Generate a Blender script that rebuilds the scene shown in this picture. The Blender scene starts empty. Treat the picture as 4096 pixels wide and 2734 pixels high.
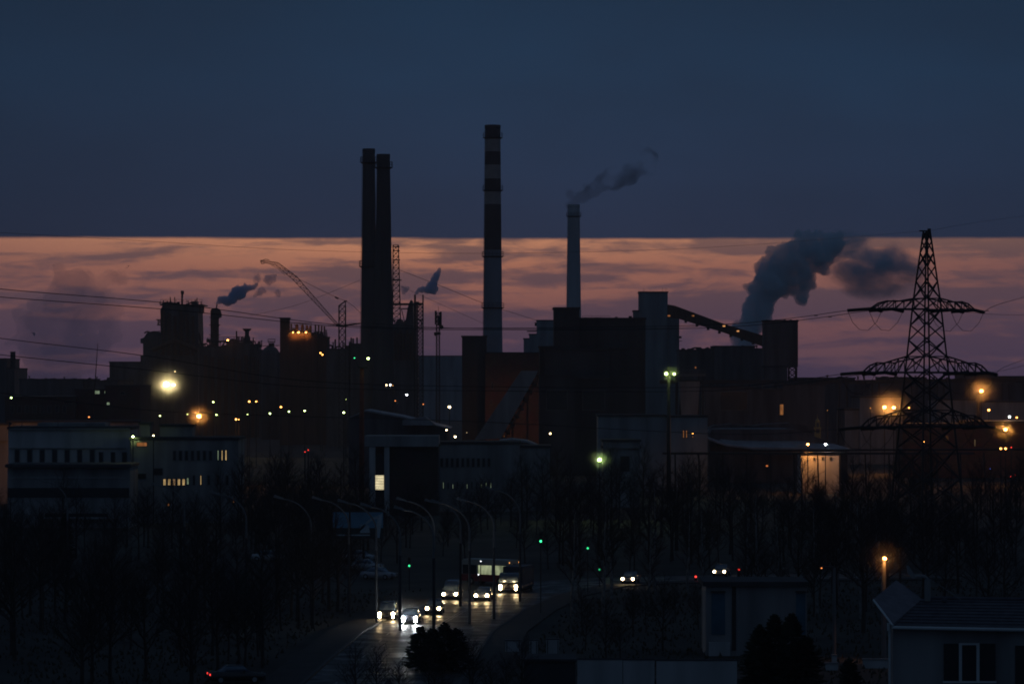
import bpy, math, random
from mathutils import Vector, Matrix
rnd = random.Random(7)
S = bpy.context.scene
COL = S.collection
# ------------------------------------------------------------------ camera
K, CX, HY, CZ = 14000.0, 2048.0, 1520.0, 24.0      # focal length and horizon in photograph pixels, eye height in metres
cam = bpy.data.cameras.new("camera"); camo = bpy.data.objects.new("camera", cam); COL.objects.link(camo)
camo.location = (0, 0, CZ); camo.rotation_euler = (math.radians(90), 0, 0)
cam.lens = K / 4096 * 36; cam.sensor_width = 36; cam.shift_y = (HY - 1367) / 4096
cam.clip_start = 1; cam.clip_end = 20000
S.camera = camo
S.view_settings.view_transform = 'Standard'; S.view_settings.look = 'None'
S.view_settings.exposure = 0; S.view_settings.gamma = 1
cy = S.cycles
cy.use_denoising = True; cy.max_bounces = 9; cy.diffuse_bounces = 2; cy.glossy_bounces = 2
cy.transmission_bounces = 2; cy.volume_bounces = 8; cy.transparent_max_bounces = 8
cy.filter_width = 1.8; cy.sample_clamp_indirect = 2.0
cy.caustics_reflective = False; cy.caustics_refractive = False

# ------------------------------------------------------------------ world sky
W = bpy.data.worlds.new("World"); S.world = W; W.use_nodes = True
nt = W.node_tree; nt.nodes.clear()
def N(t, **kw):
    n = nt.nodes.new(t)
    for k, v in kw.items(): setattr(n, k, v)
    return n
def L(a, b): nt.links.new(a, b)
def mth(op, a, b=None, c=None, clamp=False):
    n = N('ShaderNodeMath', operation=op); n.use_clamp = clamp
    for i, v in enumerate((a, b, c)):
        if v is None: continue
        if isinstance(v, (int, float)): n.inputs[i].default_value = v
        else: L(v, n.inputs[i])
    return n.outputs[0]
def srgb(r, g, b, a=1.0):
    f = lambda c: (c / 255 / 12.92) if c / 255 <= 0.04045 else ((c / 255 + 0.055) / 1.055) ** 2.4
    return (f(r), f(g), f(b), a)
def mixc(f, a, b, mode='MIX'):
    n = N('ShaderNodeMix', data_type='RGBA', blend_type=mode)
    if isinstance(f, (int, float)): n.inputs[0].default_value = f
    else: L(f, n.inputs[0])
    for i, v in ((6, a), (7, b)):
        if isinstance(v, tuple): n.inputs[i].default_value = v
        else: L(v, n.inputs[i])
    return n.outputs[2]
def ramp(f, pts, interp='LINEAR'):
    n = N('ShaderNodeValToRGB'); n.color_ramp.interpolation = interp
    e = n.color_ramp.elements
    while len(e) < len(pts): e.new(0.5)
    for i, (p, c) in enumerate(pts): e[i].position = p; e[i].color = c
    L(f, n.inputs[0]); return n.outputs[0]
def noise(vec, scale, detail=4, rough=0.5, dist=0.0):
    n = N('ShaderNodeTexNoise'); n.inputs['Scale'].default_value = scale; n.inputs['Detail'].default_value = detail
    n.inputs['Roughness'].default_value = rough; n.inputs['Distortion'].default_value = dist
    L(vec, n.inputs['Vector']); return n.outputs['Fac']
def vec(x, y, z=0.0):
    n = N('ShaderNodeCombineXYZ')
    for i, v in enumerate((x, y, z)):
        if isinstance(v, (int, float)): n.inputs[i].default_value = v
        else: L(v, n.inputs[i])
    return n.outputs[0]
tc = N('ShaderNodeTexCoord'); sp = N('ShaderNodeSeparateXYZ'); L(tc.outputs['Generated'], sp.inputs[0])
az = mth('MULTIPLY', mth('ARCTAN2', sp.outputs[0], sp.outputs[1]), 14.0)      # azimuth, 14 per radian
el = mth('MULTIPLY', mth('ARCSINE', sp.outputs[2]), 14.0)                     # elevation, 14 per radian
n_edge = noise(vec(az, 3.1), 1.3, 7, 0.6)
edge = mth('ADD', 0.556, mth('MULTIPLY', n_edge, 0.022))
# strip of afterglow below the cloud deck
glow = ramp(mth('DIVIDE', el, 0.6, clamp=True), [
    (0.00, srgb(76, 62, 84)), (0.12, srgb(88, 68, 86)), (0.30, srgb(114, 78, 86)),
    (0.52, srgb(138, 92, 86)), (0.75, srgb(174, 114, 92)), (0.92, srgb(206, 140, 105)), (1.0, srgb(222, 154, 112))])
glow = mixc(mth('MULTIPLY', mth('ABSOLUTE', mth('ADD', az, 0.35)), 0.30, clamp=True), glow, srgb(104, 74, 80))
s1 = noise(vec(mth('MULTIPLY', az, 0.62), mth('MULTIPLY', el, 4.6), 1.7), 1.7, 5, 0.55, 0.6)
s2 = noise(vec(mth('MULTIPLY', az, 0.9), mth('MULTIPLY', el, 11.0), 5.3), 1.8, 3, 0.55, 0.3)
s3 = noise(vec(mth('MULTIPLY', az, 1.4), mth('MULTIPLY', el, 5.0), 8.8), 3.2, 7, 0.62, 0.8)
st = mth('ADD', mth('ADD', mth('MULTIPLY', s1, 0.58), mth('MULTIPLY', s2, 0.18)), mth('MULTIPLY', s3, 0.24))
tb_ = mth('MULTIPLY', mth('DIVIDE', mth('SUBTRACT', el, 0.36), 0.2, clamp=True), mth('SUBTRACT', 1.0, mth('DIVIDE', mth('ABSOLUTE', mth('ADD', az, 0.45)), 2.6, clamp=True)))
st = mth('SUBTRACT', st, mth('MULTIPLY', tb_, 0.085))
band = N('ShaderNodeMapRange', interpolation_type='SMOOTHSTEP'); band.inputs['From Min'].default_value = 0.41; band.inputs['From Max'].default_value = 0.52
L(st, band.inputs['Value'])
strk = ramp(mth('DIVIDE', el, 0.6, clamp=True), [(0.0, srgb(62, 54, 78)), (0.35, srgb(76, 62, 80)), (0.8, srgb(94, 74, 80)), (1.0, srgb(124, 92, 84))])
lowc = mixc(mth('MULTIPLY', band.outputs[0], 0.88), glow, strk)
# cloud deck
deck = ramp(mth('DIVIDE', mth('SUBTRACT', el, 0.5), 1.1, clamp=True), [
    (0.0, srgb(40, 50, 74)), (0.3, srgb(37, 54, 80)), (0.65, srgb(32, 57, 84)), (1.0, srgb(26, 50, 74))])
dn = noise(vec(mth('MULTIPLY', az, 0.6), mth('MULTIPLY', el, 1.6), 9.0), 1.0, 5, 0.55)
deck = mixc(mth('MULTIPLY', mth('SUBTRACT', dn, 0.36), 1.2, clamp=True), deck, srgb(28, 40, 58))
side = mth('MULTIPLY', mth('POWER', mth('ABSOLUTE', mth('SUBTRACT', az, 0.5)), 1.5), 0.14, clamp=True)
deck = mixc(mth('MULTIPLY', side, 0.7), deck, srgb(17, 30, 46))
em = N('ShaderNodeMapRange', interpolation_type='SMOOTHSTEP'); em.inputs['From Min'].default_value = -0.010; em.inputs['From Max'].default_value = 0.006
L(mth('SUBTRACT', el, edge), em.inputs['Value'])
near = mixc(em.outputs[0], lowc, deck)
# sky away from the afterglow: higher up and behind the viewer
up = N('ShaderNodeMapRange', interpolation_type='SMOOTHSTEP'); up.inputs['From Min'].default_value = 1.6; up.inputs['From Max'].default_value = 7.0
L(el, up.inputs['Value'])
bk = N('ShaderNodeMapRange', interpolation_type='SMOOTHSTEP'); bk.inputs['From Min'].default_value = 4.0; bk.inputs['From Max'].default_value = 22.0
L(mth('ABSOLUTE', az), bk.inputs['Value'])
far = (0.019, 0.035, 0.064, 1)
sky = mixc(mth('MAXIMUM', up.outputs[0], bk.outputs[0]), near, far)
dn_ = N('ShaderNodeMapRange'); dn_.inputs['From Min'].default_value = -0.6; dn_.inputs['From Max'].default_value = -0.05
L(el, dn_.inputs['Value'])
sky = mixc(dn_.outputs[0], (0.004, 0.004, 0.006, 1), sky)
bg = N('ShaderNodeBackground'); L(sky, bg.inputs[0]); bg.inputs[1].default_value = 1.0
ns = N('ShaderNodeTexSky', sky_type='NISHITA'); ns.sun_disc = False
SUN_EL, SUN_AZ = math.radians(1.0), math.radians(-3.0)
ns.sun_elevation = SUN_EL; ns.sun_rotation = SUN_AZ
bg2 = N('ShaderNodeBackground'); L(ns.outputs[0], bg2.inputs[0]); bg2.inputs[1].default_value = 0.0002
ads = N('ShaderNodeAddShader'); L(bg.outputs[0], ads.inputs[0]); L(bg2.outputs[0], ads.inputs[1])
wo = N('ShaderNodeOutputWorld'); L(ads.outputs[0], wo.inputs[0])
W.cycles.sampling_method = 'MANUAL'; W.cycles.sample_map_resolution = 1024
# last light of a sun that is all but gone behind the cloud bank
sl = bpy.data.lights.new("sun", 'SUN'); sl.energy = 0.02; sl.angle = math.radians(6); sl.color = (1, 0.6, 0.42)
so = bpy.data.objects.new("sun", sl); COL.objects.link(so)
so.rotation_euler = Vector((-math.sin(SUN_AZ) * -1, -math.cos(SUN_AZ), -math.tan(SUN_EL))).to_track_quat('-Z', 'Y').to_euler()

# ------------------------------------------------------------------ helpers
def X(px, D): return (px - CX) / K * D
def Z(py, D): return CZ + (HY - py) / K * D
def P(px, py, D): return Vector((X(px, D), D, Z(py, D)))
def G(py, z=0.0): return (CZ - z) * K / (py - HY)      # distance at which height z shows at row py

class MB:
    def __init__(s, o=None):
        s.v = []; s.f = []; s.m = []; s.o = Vector((0, 0, 0))
        if o is not None:
            while o.parent: o = o.parent
            s.o = Vector(o.location)
    def add(s, vs, fs, mi=0):
        b = len(s.v); s.v += [Vector(v) - s.o for v in vs]
        for f in fs: s.f.append([b + i for i in f]); s.m.append(mi)
        return s
    def box(s, x0, x1, y0, y1, z0, z1, mi=0):
        return s.add([(x0,y0,z0),(x1,y0,z0),(x1,y1,z0),(x0,y1,z0),(x0,y0,z1),(x1,y0,z1),(x1,y1,z1),(x0,y1,z1)],
              [(0,3,2,1),(4,5,6,7),(0,1,5,4),(1,2,6,5),(2,3,7,6),(3,0,4,7)], mi)
    def R(s, x0, y0, x1, y1, D, dep=10, mi=0):          # a box whose front face spans these image columns and rows at distance D
        z0 = 0 if y1 is None else Z(y1, D)
        return s.box(X(x0, D), X(x1, D), D, D + dep, z0, Z(y0, D), mi)
    def bar(s, p, q, r, n=4, mi=0, r2=None, cap=True):
        p = Vector(p); q = Vector(q); d = q - p
        if d.length < 1e-6: return s
        d.normalize(); a = Vector((0, 0, 1)) if abs(d.z) < 0.9 else Vector((1, 0, 0))
        u = d.cross(a).normalized(); w = d.cross(u); r2 = r if r2 is None else r2
        vs = []
        for c, rr in ((p, r), (q, r2)):
            for i in range(n):
                t = 2 * math.pi * (i + 0.5) / n
                vs.append(c + u * math.cos(t) * rr + w * math.sin(t) * rr)
        fs = [(i, (i + 1) % n, n + (i + 1) % n, n + i) for i in range(n)]
        if cap: fs += [tuple(range(n - 1, -1, -1)), tuple(range(n, 2 * n))]
        return s.add(vs, fs, mi)
    def path(s, pts, r, n=4, mi=0, rad=None):
        for i in range(len(pts) - 1):
            s.bar(pts[i], pts[i + 1], rad[i] if rad else r, n, mi, rad[i + 1] if rad else r)
        return s
    def lathe(s, cx, cy_, prof, n=24, mi=0, caps=True, mis=None):
        vs = []; fs = []
        for (r, z) in prof:
            for i in range(n):
                t = 2 * math.pi * i / n; vs.append((cx + r * math.cos(t), cy_ + r * math.sin(t), z))
        b = len(s.v); s.v += [Vector(v) - s.o for v in vs]
        for k in range(len(prof) - 1):
            for i in range(n):
                s.f.append([b + k * n + i, b + k * n + (i + 1) % n, b + (k + 1) * n + (i + 1) % n, b + (k + 1) * n + i])
                s.m.append(mis[k] if mis else mi)
        if caps:
            s.f.append([b + i for i in range(n - 1, -1, -1)]); s.m.append(mi)
            s.f.append([b + (len(prof) - 1) * n + i for i in range(n)]); s.m.append(mi)
        return s
    def prism(s, pts, y0, y1, mi=0):                    # polygon in x,z carried from y0 to y1
        n = len(pts); vs = [(x, y0, z) for x, z in pts] + [(x, y1, z) for x, z in pts]
        fs = [tuple(range(n - 1, -1, -1)), tuple(range(n, 2 * n))] + [(i, (i + 1) % n, n + (i + 1) % n, n + i) for i in range(n)]
        return s.add(vs, fs, mi)
    def PP(s, pts, D, dep=8, mi=0):                     # the same, its outline in image columns and rows at distance D
        return s.prism([(X(a, D), 0 if b is None else Z(b, D)) for a, b in pts], D, D + dep, mi)
    def sphere(s, c, r, n=10, m=6, sz=1.0, mi=0):
        c = Vector(c)
        return s.lathe(c.x, c.y, [(max(0.001, r * math.sin(math.pi * k / m)), c.z - sz * r * math.cos(math.pi * k / m)) for k in range(m + 1)], n, mi, caps=False)
    def build(s, name, mat, parent=None, smooth=False, label=None, loc=None):
        me = bpy.data.meshes.new(name); me.from_pydata([tuple(v) for v in s.v], [], s.f); me.update()
        for m_ in (mat if isinstance(mat, (list, tuple)) else [mat]): me.materials.append(m_)
        if any(s.m): me.polygons.foreach_set('material_index', s.m)
        if smooth: me.polygons.foreach_set('use_smooth', [True] * len(me.polygons))
        import bmesh
        bm = bmesh.new(); bm.from_mesh(me); bmesh.ops.recalc_face_normals(bm, faces=bm.faces); bm.to_mesh(me); bm.free()
        o = bpy.data.objects.new(name, me); COL.objects.link(o)
        if parent: o.parent = parent
        if loc is not None: o.location = loc
        if label: o['label'] = label
        return o
def tag(o, label=None, cat=None, group=None, kind=None):
    for k, v in (('label', label), ('category', cat), ('group', group), ('kind', kind)):
        if v: o[k] = v
    return o
def thing(name, label, cat, loc=(0, 0, 0), rz=0.0, group=None):
    o = bpy.data.objects.new(name, None); COL.objects.link(o)
    o.location = loc; o.rotation_euler = (0, 0, rz); o.empty_display_size = 0.5
    return tag(o, label, cat, group)
def dup(o, parent=None):
    c = o.copy(); COL.objects.link(c)
    if parent: c.parent = parent
    for ch in o.children: dup(ch, c)
    return c

_mats = {}
def mat(name, col, rough=0.85, var=0.25, scale=0.6, bump=0.0, metal=0.0, streak=False, spec=0.3):
    if name in _mats: return _mats[name]
    m = bpy.data.materials.new(name); m.use_nodes = True; t = m.node_tree; b = t.nodes['Principled BSDF']
    b.inputs['Roughness'].default_value = rough; b.inputs['Metallic'].default_value = metal
    b.inputs['Specular IOR Level'].default_value = spec
    g = t.nodes.new('ShaderNodeNewGeometry'); mp = t.nodes.new('ShaderNodeMapping'); t.links.new(g.outputs['Position'], mp.inputs[0])
    mp.inputs['Scale'].default_value = (1, 1, 0.12) if streak else (1, 1, 1)
    nz = t.nodes.new('ShaderNodeTexNoise'); nz.inputs['Scale'].default_value = scale; nz.inputs['Detail'].default_value = 6
    t.links.new(mp.outputs[0], nz.inputs['Vector'])
    r = t.nodes.new('ShaderNodeValToRGB'); e = r.color_ramp.elements
    e[0].position = 0.3; e[1].position = 0.7
    e[0].color = (*[c * (1 - var) for c in col], 1); e[1].color = (*[min(1, c * (1 + var)) for c in col], 1)
    t.links.new(nz.outputs['Fac'], r.inputs[0]); t.links.new(r.outputs[0], b.inputs['Base Color'])
    if bump:
        bp = t.nodes.new('ShaderNodeBump'); bp.inputs['Strength'].default_value = bump; bp.inputs['Distance'].default_value = 0.1
        t.links.new(nz.outputs['Fac'], bp.inputs['Height']); t.links.new(bp.outputs[0], b.inputs['Normal'])
    _mats[name] = m; return m
def emit(name, col, st, var=0.0, sx=1.0, sz=1.0):
    if name in _mats: return _mats[name]
    m = bpy.data.materials.new(name); m.use_nodes = True; t = m.node_tree; t.nodes.clear()
    e = t.nodes.new('ShaderNodeEmission'); e.inputs[0].default_value = (*col, 1); e.inputs[1].default_value = st
    if var:
        g = t.nodes.new('ShaderNodeNewGeometry'); mp = t.nodes.new('ShaderNodeMapping'); mp.inputs['Scale'].default_value = (sx, sx, sz)
        nz = t.nodes.new('ShaderNodeTexNoise'); nz.inputs['Scale'].default_value = 1; nz.inputs['Detail'].default_value = 3
        mr = t.nodes.new('ShaderNodeMapRange'); mr.inputs['From Min'].default_value = 0.3; mr.inputs['From Max'].default_value = 0.7
        mr.inputs['To Min'].default_value = st * (1 - var); mr.inputs['To Max'].default_value = st * (1 + var)
        t.links.new(g.outputs['Position'], mp.inputs[0]); t.links.new(mp.outputs[0], nz.inputs['Vector']); t.links.new(nz.outputs['Fac'], mr.inputs['Value']); t.links.new(mr.outputs[0], e.inputs[1])
    o = t.nodes.new('ShaderNodeOutputMaterial'); t.links.new(e.outputs[0], o.inputs[0])
    _mats[name] = m; return m

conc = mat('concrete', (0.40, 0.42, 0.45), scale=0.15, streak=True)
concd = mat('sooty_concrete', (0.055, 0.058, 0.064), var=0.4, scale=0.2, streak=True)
steel = mat('dark_steel', (0.045, 0.042, 0.042), 0.6, scale=1.0)
rust = mat('rusty_steel', (0.10, 0.055, 0.04), 0.8, scale=0.8, streak=True)
shed = mat('corrugated_cladding', (0.085, 0.082, 0.09), 0.7, 0.5, scale=0.4, streak=True)
bluec = mat('pale_cladding', (0.22, 0.255, 0.28), 0.7, var=0.35, scale=0.3, streak=True)
roofm = mat('roofing_felt', (0.06, 0.06, 0.065), 0.9)
roofl = mat('weathered_metal_roof', (0.28, 0.28, 0.30), 0.6, scale=0.4)
white = mat('whitewashed_panel', (0.46, 0.45, 0.45), 0.85, 0.25, 0.5, streak=True)
whited = mat('grimy_white_render', (0.27, 0.26, 0.26), 0.85, 0.35, 0.4, streak=True)
glassd = mat('dark_glass', (0.02, 0.022, 0.026), 0.25, 0.1, spec=0.5)
galv = mat('galvanised_steel', (0.16, 0.165, 0.17), 0.5, 0.15, metal=0.2)
lit_y = emit('window_glow_warm', (1.0, 0.66, 0.28), 0.42, 0.5, 1.5, 0.6)
lit_g = emit('window_glow_pale', (0.62, 0.82, 0.52), 0.22, 0.5, 1.5, 0.6)
lit_b = emit('window_glow_bright', (1.0, 0.86, 0.52), 0.95, 0.35, 0.6, 3.0)
lit_o = emit('window_glow_orange', (1.0, 0.38, 0.12), 0.22, 0.5, 1.5, 0.6)
def brick(name, c1, c2, sc=1.0):
    m = bpy.data.materials.new(name); m.use_nodes = True; t = m.node_tree; b = t.nodes['Principled BSDF']; b.inputs['Roughness'].default_value = 0.9
    g = t.nodes.new('ShaderNodeNewGeometry'); s_ = t.nodes.new('ShaderNodeSeparateXYZ'); c = t.nodes.new('ShaderNodeCombineXYZ')
    t.links.new(g.outputs['Position'], s_.inputs[0]); t.links.new(s_.outputs[0], c.inputs[0]); t.links.new(s_.outputs[2], c.inputs[1])
    k = t.nodes.new('ShaderNodeTexBrick'); k.inputs['Scale'].default_value = sc; k.inputs['Color1'].default_value = (*c1, 1); k.inputs['Color2'].default_value = (*c2, 1)
    k.inputs['Mortar'].default_value = (0.10, 0.09, 0.085, 1); k.inputs['Mortar Size'].default_value = 0.02
    t.links.new(c.outputs[0], k.inputs['Vector']); nz = t.nodes.new('ShaderNodeTexNoise'); nz.inputs['Scale'].default_value = 0.3; nz.inputs['Detail'].default_value = 6
    t.links.new(g.outputs['Position'], nz.inputs['Vector']); mx = t.nodes.new('ShaderNodeMix'); mx.data_type = 'RGBA'; mx.blend_type = 'MULTIPLY'; mx.inputs[0].default_value = 0.7
    t.links.new(k.outputs['Color'], mx.inputs[6]); t.links.new(nz.outputs['Color'], mx.inputs[7]); t.links.new(mx.outputs[2], b.inputs['Base Color'])
    return m
brickr = brick('red_brick', (0.22, 0.10, 0.07), (0.16, 0.075, 0.055), 0.6)
brickd = brick('dark_brick', (0.12, 0.075, 0.065), (0.09, 0.06, 0.055), 0.6)

# ------------------------------------------------------------------ ground and roads
gm = mat('winter_ground', (0.045, 0.042, 0.036), 0.95, 0.5, 0.08, 0.3)
b = MB().add([(-2500, 100, 0), (2500, 100, 0), (2500, 3600, 0), (-2500, 3600, 0)], [(0, 1, 2, 3)])
tag(b.build('ground', gm), kind='structure')
asph = bpy.data.materials.new('wet_asphalt'); asph.use_nodes = True; t = asph.node_tree; bb = t.nodes['Principled BSDF']
bb.inputs['Base Color'].default_value = (0.028, 0.028, 0.03, 1); bb.inputs['Specular IOR Level'].default_value = 0.22
g_ = t.nodes.new('ShaderNodeNewGeometry'); n1 = t.nodes.new('ShaderNodeTexNoise'); n1.inputs['Scale'].default_value = 0.35; n1.inputs['Detail'].default_value = 5
n2 = t.nodes.new('ShaderNodeTexNoise'); n2.inputs['Scale'].default_value = 3.0; n2.inputs['Detail'].default_value = 5
mr = t.nodes.new('ShaderNodeMapRange'); mr.inputs['From Min'].default_value = 0.35; mr.inputs['From Max'].default_value = 0.65; mr.inputs['To Min'].default_value = 0.34; mr.inputs['To Max'].default_value = 0.7
bp = t.nodes.new('ShaderNodeBump'); bp.inputs['Strength'].default_value = 0.35; bp.inputs['Distance'].default_value = 0.06
for n_ in (n1, n2): t.links.new(g_.outputs['Position'], n_.inputs['Vector'])
t.links.new(n1.outputs['Fac'], mr.inputs['Value']); t.links.new(mr.outputs[0], bb.inputs['Roughness']); t.links.new(n2.outputs['Fac'], bp.inputs['Height']); t.links.new(bp.outputs[0], bb.inputs['Normal'])
def ribbon(pts, w, z):
    vs = []
    for i, (x, y) in enumerate(pts):
        a = Vector(pts[max(0, i - 1)]); c = Vector(pts[min(len(pts) - 1, i + 1)]); d = (c - a).normalized(); n = Vector((-d.y, d.x))
        vs += [(x + n.x * w / 2, y + n.y * w / 2, z), (x - n.x * w / 2, y - n.y * w / 2, z)]
    return vs, [(2 * i, 2 * i + 1, 2 * i + 3, 2 * i + 2) for i in range(len(pts) - 1)]
AV = [(-12.5, 200), (-11.0, 260), (-9.5, 300), (-8.0, 335), (-5.0, 365), (-1.0, 392), (5, 412), (14, 421), (30, 427), (52, 430)]
b = MB(); b.add(*ribbon(AV, 12, 0.012)); tag(b.build('road', asph), kind='structure')
pave = mat('paving', (0.03, 0.03, 0.03), 0.8, 0.3, 0.5)
kerbm = mat('kerb_stone', (0.07, 0.07, 0.07), 0.8)
def offs(pts, d):
    r = []
    for i, (x, y) in enumerate(pts):
        a = Vector(pts[max(0, i - 1)]); c = Vector(pts[min(len(pts) - 1, i + 1)]); q = (c - a).normalized(); r.append((x - q.y * d, y + q.x * d))
    return r
def strip3(name, pts, w, h, m, kind='structure'):
    vs, fs = ribbon(pts, w, h); n = len(vs); vs2 = [(x, y, 0.0) for x, y, z in vs]
    b = MB(); b.add(vs, fs)
    b.add(vs + vs2, [(2 * i, 2 * i + 2, n + 2 * i + 2, n + 2 * i) for i in range(n // 2 - 1)] + [(2 * i + 1, 2 * i + 3, n + 2 * i + 3, n + 2 * i + 1) for i in range(n // 2 - 1)])
    return tag(b.build(name, m), kind=kind)
strip3('kerb', offs(AV, -6.2), 0.3, 0.14, kerbm); strip3('pavement', offs(AV, -7.95), 3.2, 0.12, pave)
strip3('kerb', offs(AV[:5], 6.2), 0.3, 0.14, kerbm); strip3('pavement', offs(AV[:5], 7.95), 3.2, 0.12, pave)
paint = mat('road_paint', (0.25, 0.25, 0.24), 0.6, 0.25, 1.5)
b = MB()
def along(pts, s):
    for i in range(len(pts) - 1):
        a, c = Vector(pts[i]), Vector(pts[i + 1]); l = (c - a).length
        if s <= l: return a + (c - a) * s / l, (c - a) / l
        s -= l
    return Vector(pts[-1]), Vector((0, 1))
for off in (-3.6, 3.6):
    s_ = 4
    while s_ < 300:
        p, d = along(AV, s_); n = Vector((-d.y, d.x)); p = p + n * off
        b.add([(*(p - n * .08), .018), (*(p + n * .08), .018), (*(p + n * .08 + d * 3), .018), (*(p - n * .08 + d * 3), .018)], [(0, 1, 2, 3)]); s_ += 9
for off in (-0.18, 0.18):
    q = offs(AV, off); vs, fs = ribbon(q, 0.14, 0.018); b.add(vs, fs)
tag(b.build('road_markings', paint), kind='structure')
# ------------------------------------------------------------------ factory skyline
def lattice(b, c0, c1, z0, z1, w0, w1, n, r, rot=0.0, horiz=True, legs=True, brace=True, xb=True):
    # square lattice shaft from (c0,z0) to (c1,z1), widths w0 to w1, n panels
    def cor(t):
        cx = c0[0] + (c1[0] - c0[0]) * t; cyy = c0[1] + (c1[1] - c0[1]) * t; z = z0 + (z1 - z0) * t; w = (w0 + (w1 - w0) * t) / 2
        return [Vector((cx + w * (sx * math.cos(rot) - sy * math.sin(rot)), cyy + w * (sx * math.sin(rot) + sy * math.cos(rot)), z)) for sx, sy in ((-1, -1), (1, -1), (1, 1), (-1, 1))]
    rows = [cor(i / n) for i in range(n + 1)]
    for i in range(n):
        for k in range(4):
            k2 = (k + 1) % 4
            if legs: b.bar(rows[i][k], rows[i + 1][k], r * 1.4)
            if brace:
                if xb or (i + k) % 2: b.bar(rows[i][k], rows[i + 1][k2], r * .7)
                if xb or not (i + k) % 2: b.bar(rows[i][k2], rows[i + 1][k], r * .7)
            if horiz: b.bar(rows[i + 1][k], rows[i + 1][k2], r * .7)
    return rows
def railing(b, pts, h=1.1, r=0.06):
    for i in range(len(pts) - 1):
        p, q = Vector(pts[i]), Vector(pts[i + 1]); up_ = Vector((0, 0, h)); b.bar(p + up_, q + up_, r); b.bar(p + up_ * .5, q + up_ * .5, r * .7)
        k = max(1, int((q - p).length / 2.0))
        for j in range(k + 1): c = p + (q - p) * j / k; b.bar(c, c + up_, r)
def chimney(label, D, xt0, xt1, yt, xb0, xb1, yb, mats, bands, gals, pal):
    zt, zb = Z(yt, D), Z(yb, D); rt = (xt1 - xt0) / 2 / K * D; rb = (xb1 - xb0) / 2 / K * D
    cx = X((xb0 + xb1) / 2, D); rad = lambda z: rt + (rb - rt) * (zt - z) / (zt - zb) + max(0, (zb - z)) * 0.01
    t = thing('chimney_stack', label, 'chimney', (cx, D, 0))
    zs = [0.0] + sorted([Z(y, D) for y in bands]) + [zt]; prof = []; mis = []
    zz = []
    for i in range(len(zs) - 1):
        n = max(1, int((zs[i + 1] - zs[i]) / 10)); zz += [(zs[i] + (zs[i + 1] - zs[i]) * j / n, i) for j in range(n)]
    zz.append((zt, len(zs) - 1))
    nb = len(zs) - 1
    prof = [(rad(z), z) for z, _ in zz]; mis = [(2 if i == 0 else (nb - 1 - i) % 2) if bands else 0 for _, i in zz[:-1]]
    b = MB(t); b.lathe(cx, D, prof, 32, mis=mis); b.lathe(cx, D, [(rt * 1.04, zt - 1.2), (rt * 1.04, zt + 0.25), (rt * .8, zt + 0.25), (rt * .8, zt - 1.2)], 32, caps=False)
    b.build('shaft', mats, t, True)
    for y in gals:
        z = Z(y, D); r0 = rad(z); g = MB(t); g.lathe(cx, D, [(r0, z - .5), (r0 + .8, z - .1), (r0 + .8, z + .1), (r0, z + .1)], 24, caps=False)
        ring = [(cx + (r0 + .75) * math.cos(a * math.pi / 8), D + (r0 + .75) * math.sin(a * math.pi / 8), z) for a in range(17)]
        railing(g, ring, 1.8, .08); g.build('gallery', steel, t)
    g = MB(t)
    for s_ in (-.3, .3): g.path([(cx - rad(z) - .15, D - 1 + s_, z) for z, _ in zz], .06)
    z = 3
    while z < zt - 1: g.bar((cx - rad(z) - .15, D - 1.3, z), (cx - rad(z) - .15, D - .7, z), .04); z += 1.2
    if pal: g.build('ladder', steel, t)
    return t
darkband = mat('dark_band_paint', (0.07, 0.055, 0.055), 0.8, 0.2, 0.3); lightband = mat('pale_band_paint', (0.34, 0.31, 0.30), 0.8, 0.15, 0.3)
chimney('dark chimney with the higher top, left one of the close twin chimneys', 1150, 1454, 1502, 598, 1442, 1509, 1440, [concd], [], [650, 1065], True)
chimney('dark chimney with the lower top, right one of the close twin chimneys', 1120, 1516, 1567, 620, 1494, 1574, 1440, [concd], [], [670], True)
chimney('tallest chimney with pale and dark bands near its top', 1350, 1946, 2007, 503, 1932, 2010, 1410, [darkband, lightband, mat('hazed_lower_concrete', (0.22, 0.25, 0.30), scale=0.12, streak=True)], [557, 607, 660, 715, 767, 817, 1000], [551, 761, 1025, 1230], True)  # lower shaft concrete, its colour also paled for the steam haze there
chimney('shorter pale chimney breathing dark smoke beside the dark factory block', 1750, 2274, 2321, 820, 2266, 2324, 1240, [conc], [], [865], True)

def clutter(t, x0, x1, y, D, seed, n=10, hmax=26):
    # pipes, cowls, ducts and little masts along a roof edge
    r = random.Random(seed)
    for i in range(n):
        x = x0 + (x1 - x0) * (i + r.uniform(.1, .9)) / n; k = r.random(); h = r.uniform(.25, 1) * hmax; d = D + r.uniform(1, 8); b = MB(t); zb = Z(y + 3, d)
        if k < .4: b.lathe(X(x, d), d, [(r.uniform(.15, .4), zb), (.2, Z(y - h, d)), (.45, Z(y - h - 1, d)), (.45, Z(y - h - 3, d))], 8); b.build('vent_pipe', steel, t)
        elif k < .65: b.box(X(x - r.uniform(3, 9), d), X(x + r.uniform(3, 9), d), d, d + 2.5, zb, Z(y - h * .4, d)); b.build('roof_unit', rust, t)
        elif k < .85:
            w = r.uniform(10, 26); b.bar(P(x - w, y + 2, d), P(x, y - h * .6, d), .3, 6); b.bar(P(x, y - h * .6, d), P(x + w, y - h * .5, d), .3, 6); b.bar(P(x + w, y - h * .5, d), P(x + w, y + 3, d), .2, 6); b.build('pipework', steel, t)
        else: lattice(b, (X(x, d), d), (X(x, d), d), zb, Z(y - h * 1.2, d), 1.2, .8, 6, .12); b.build('lattice_mast', steel, t)
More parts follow.
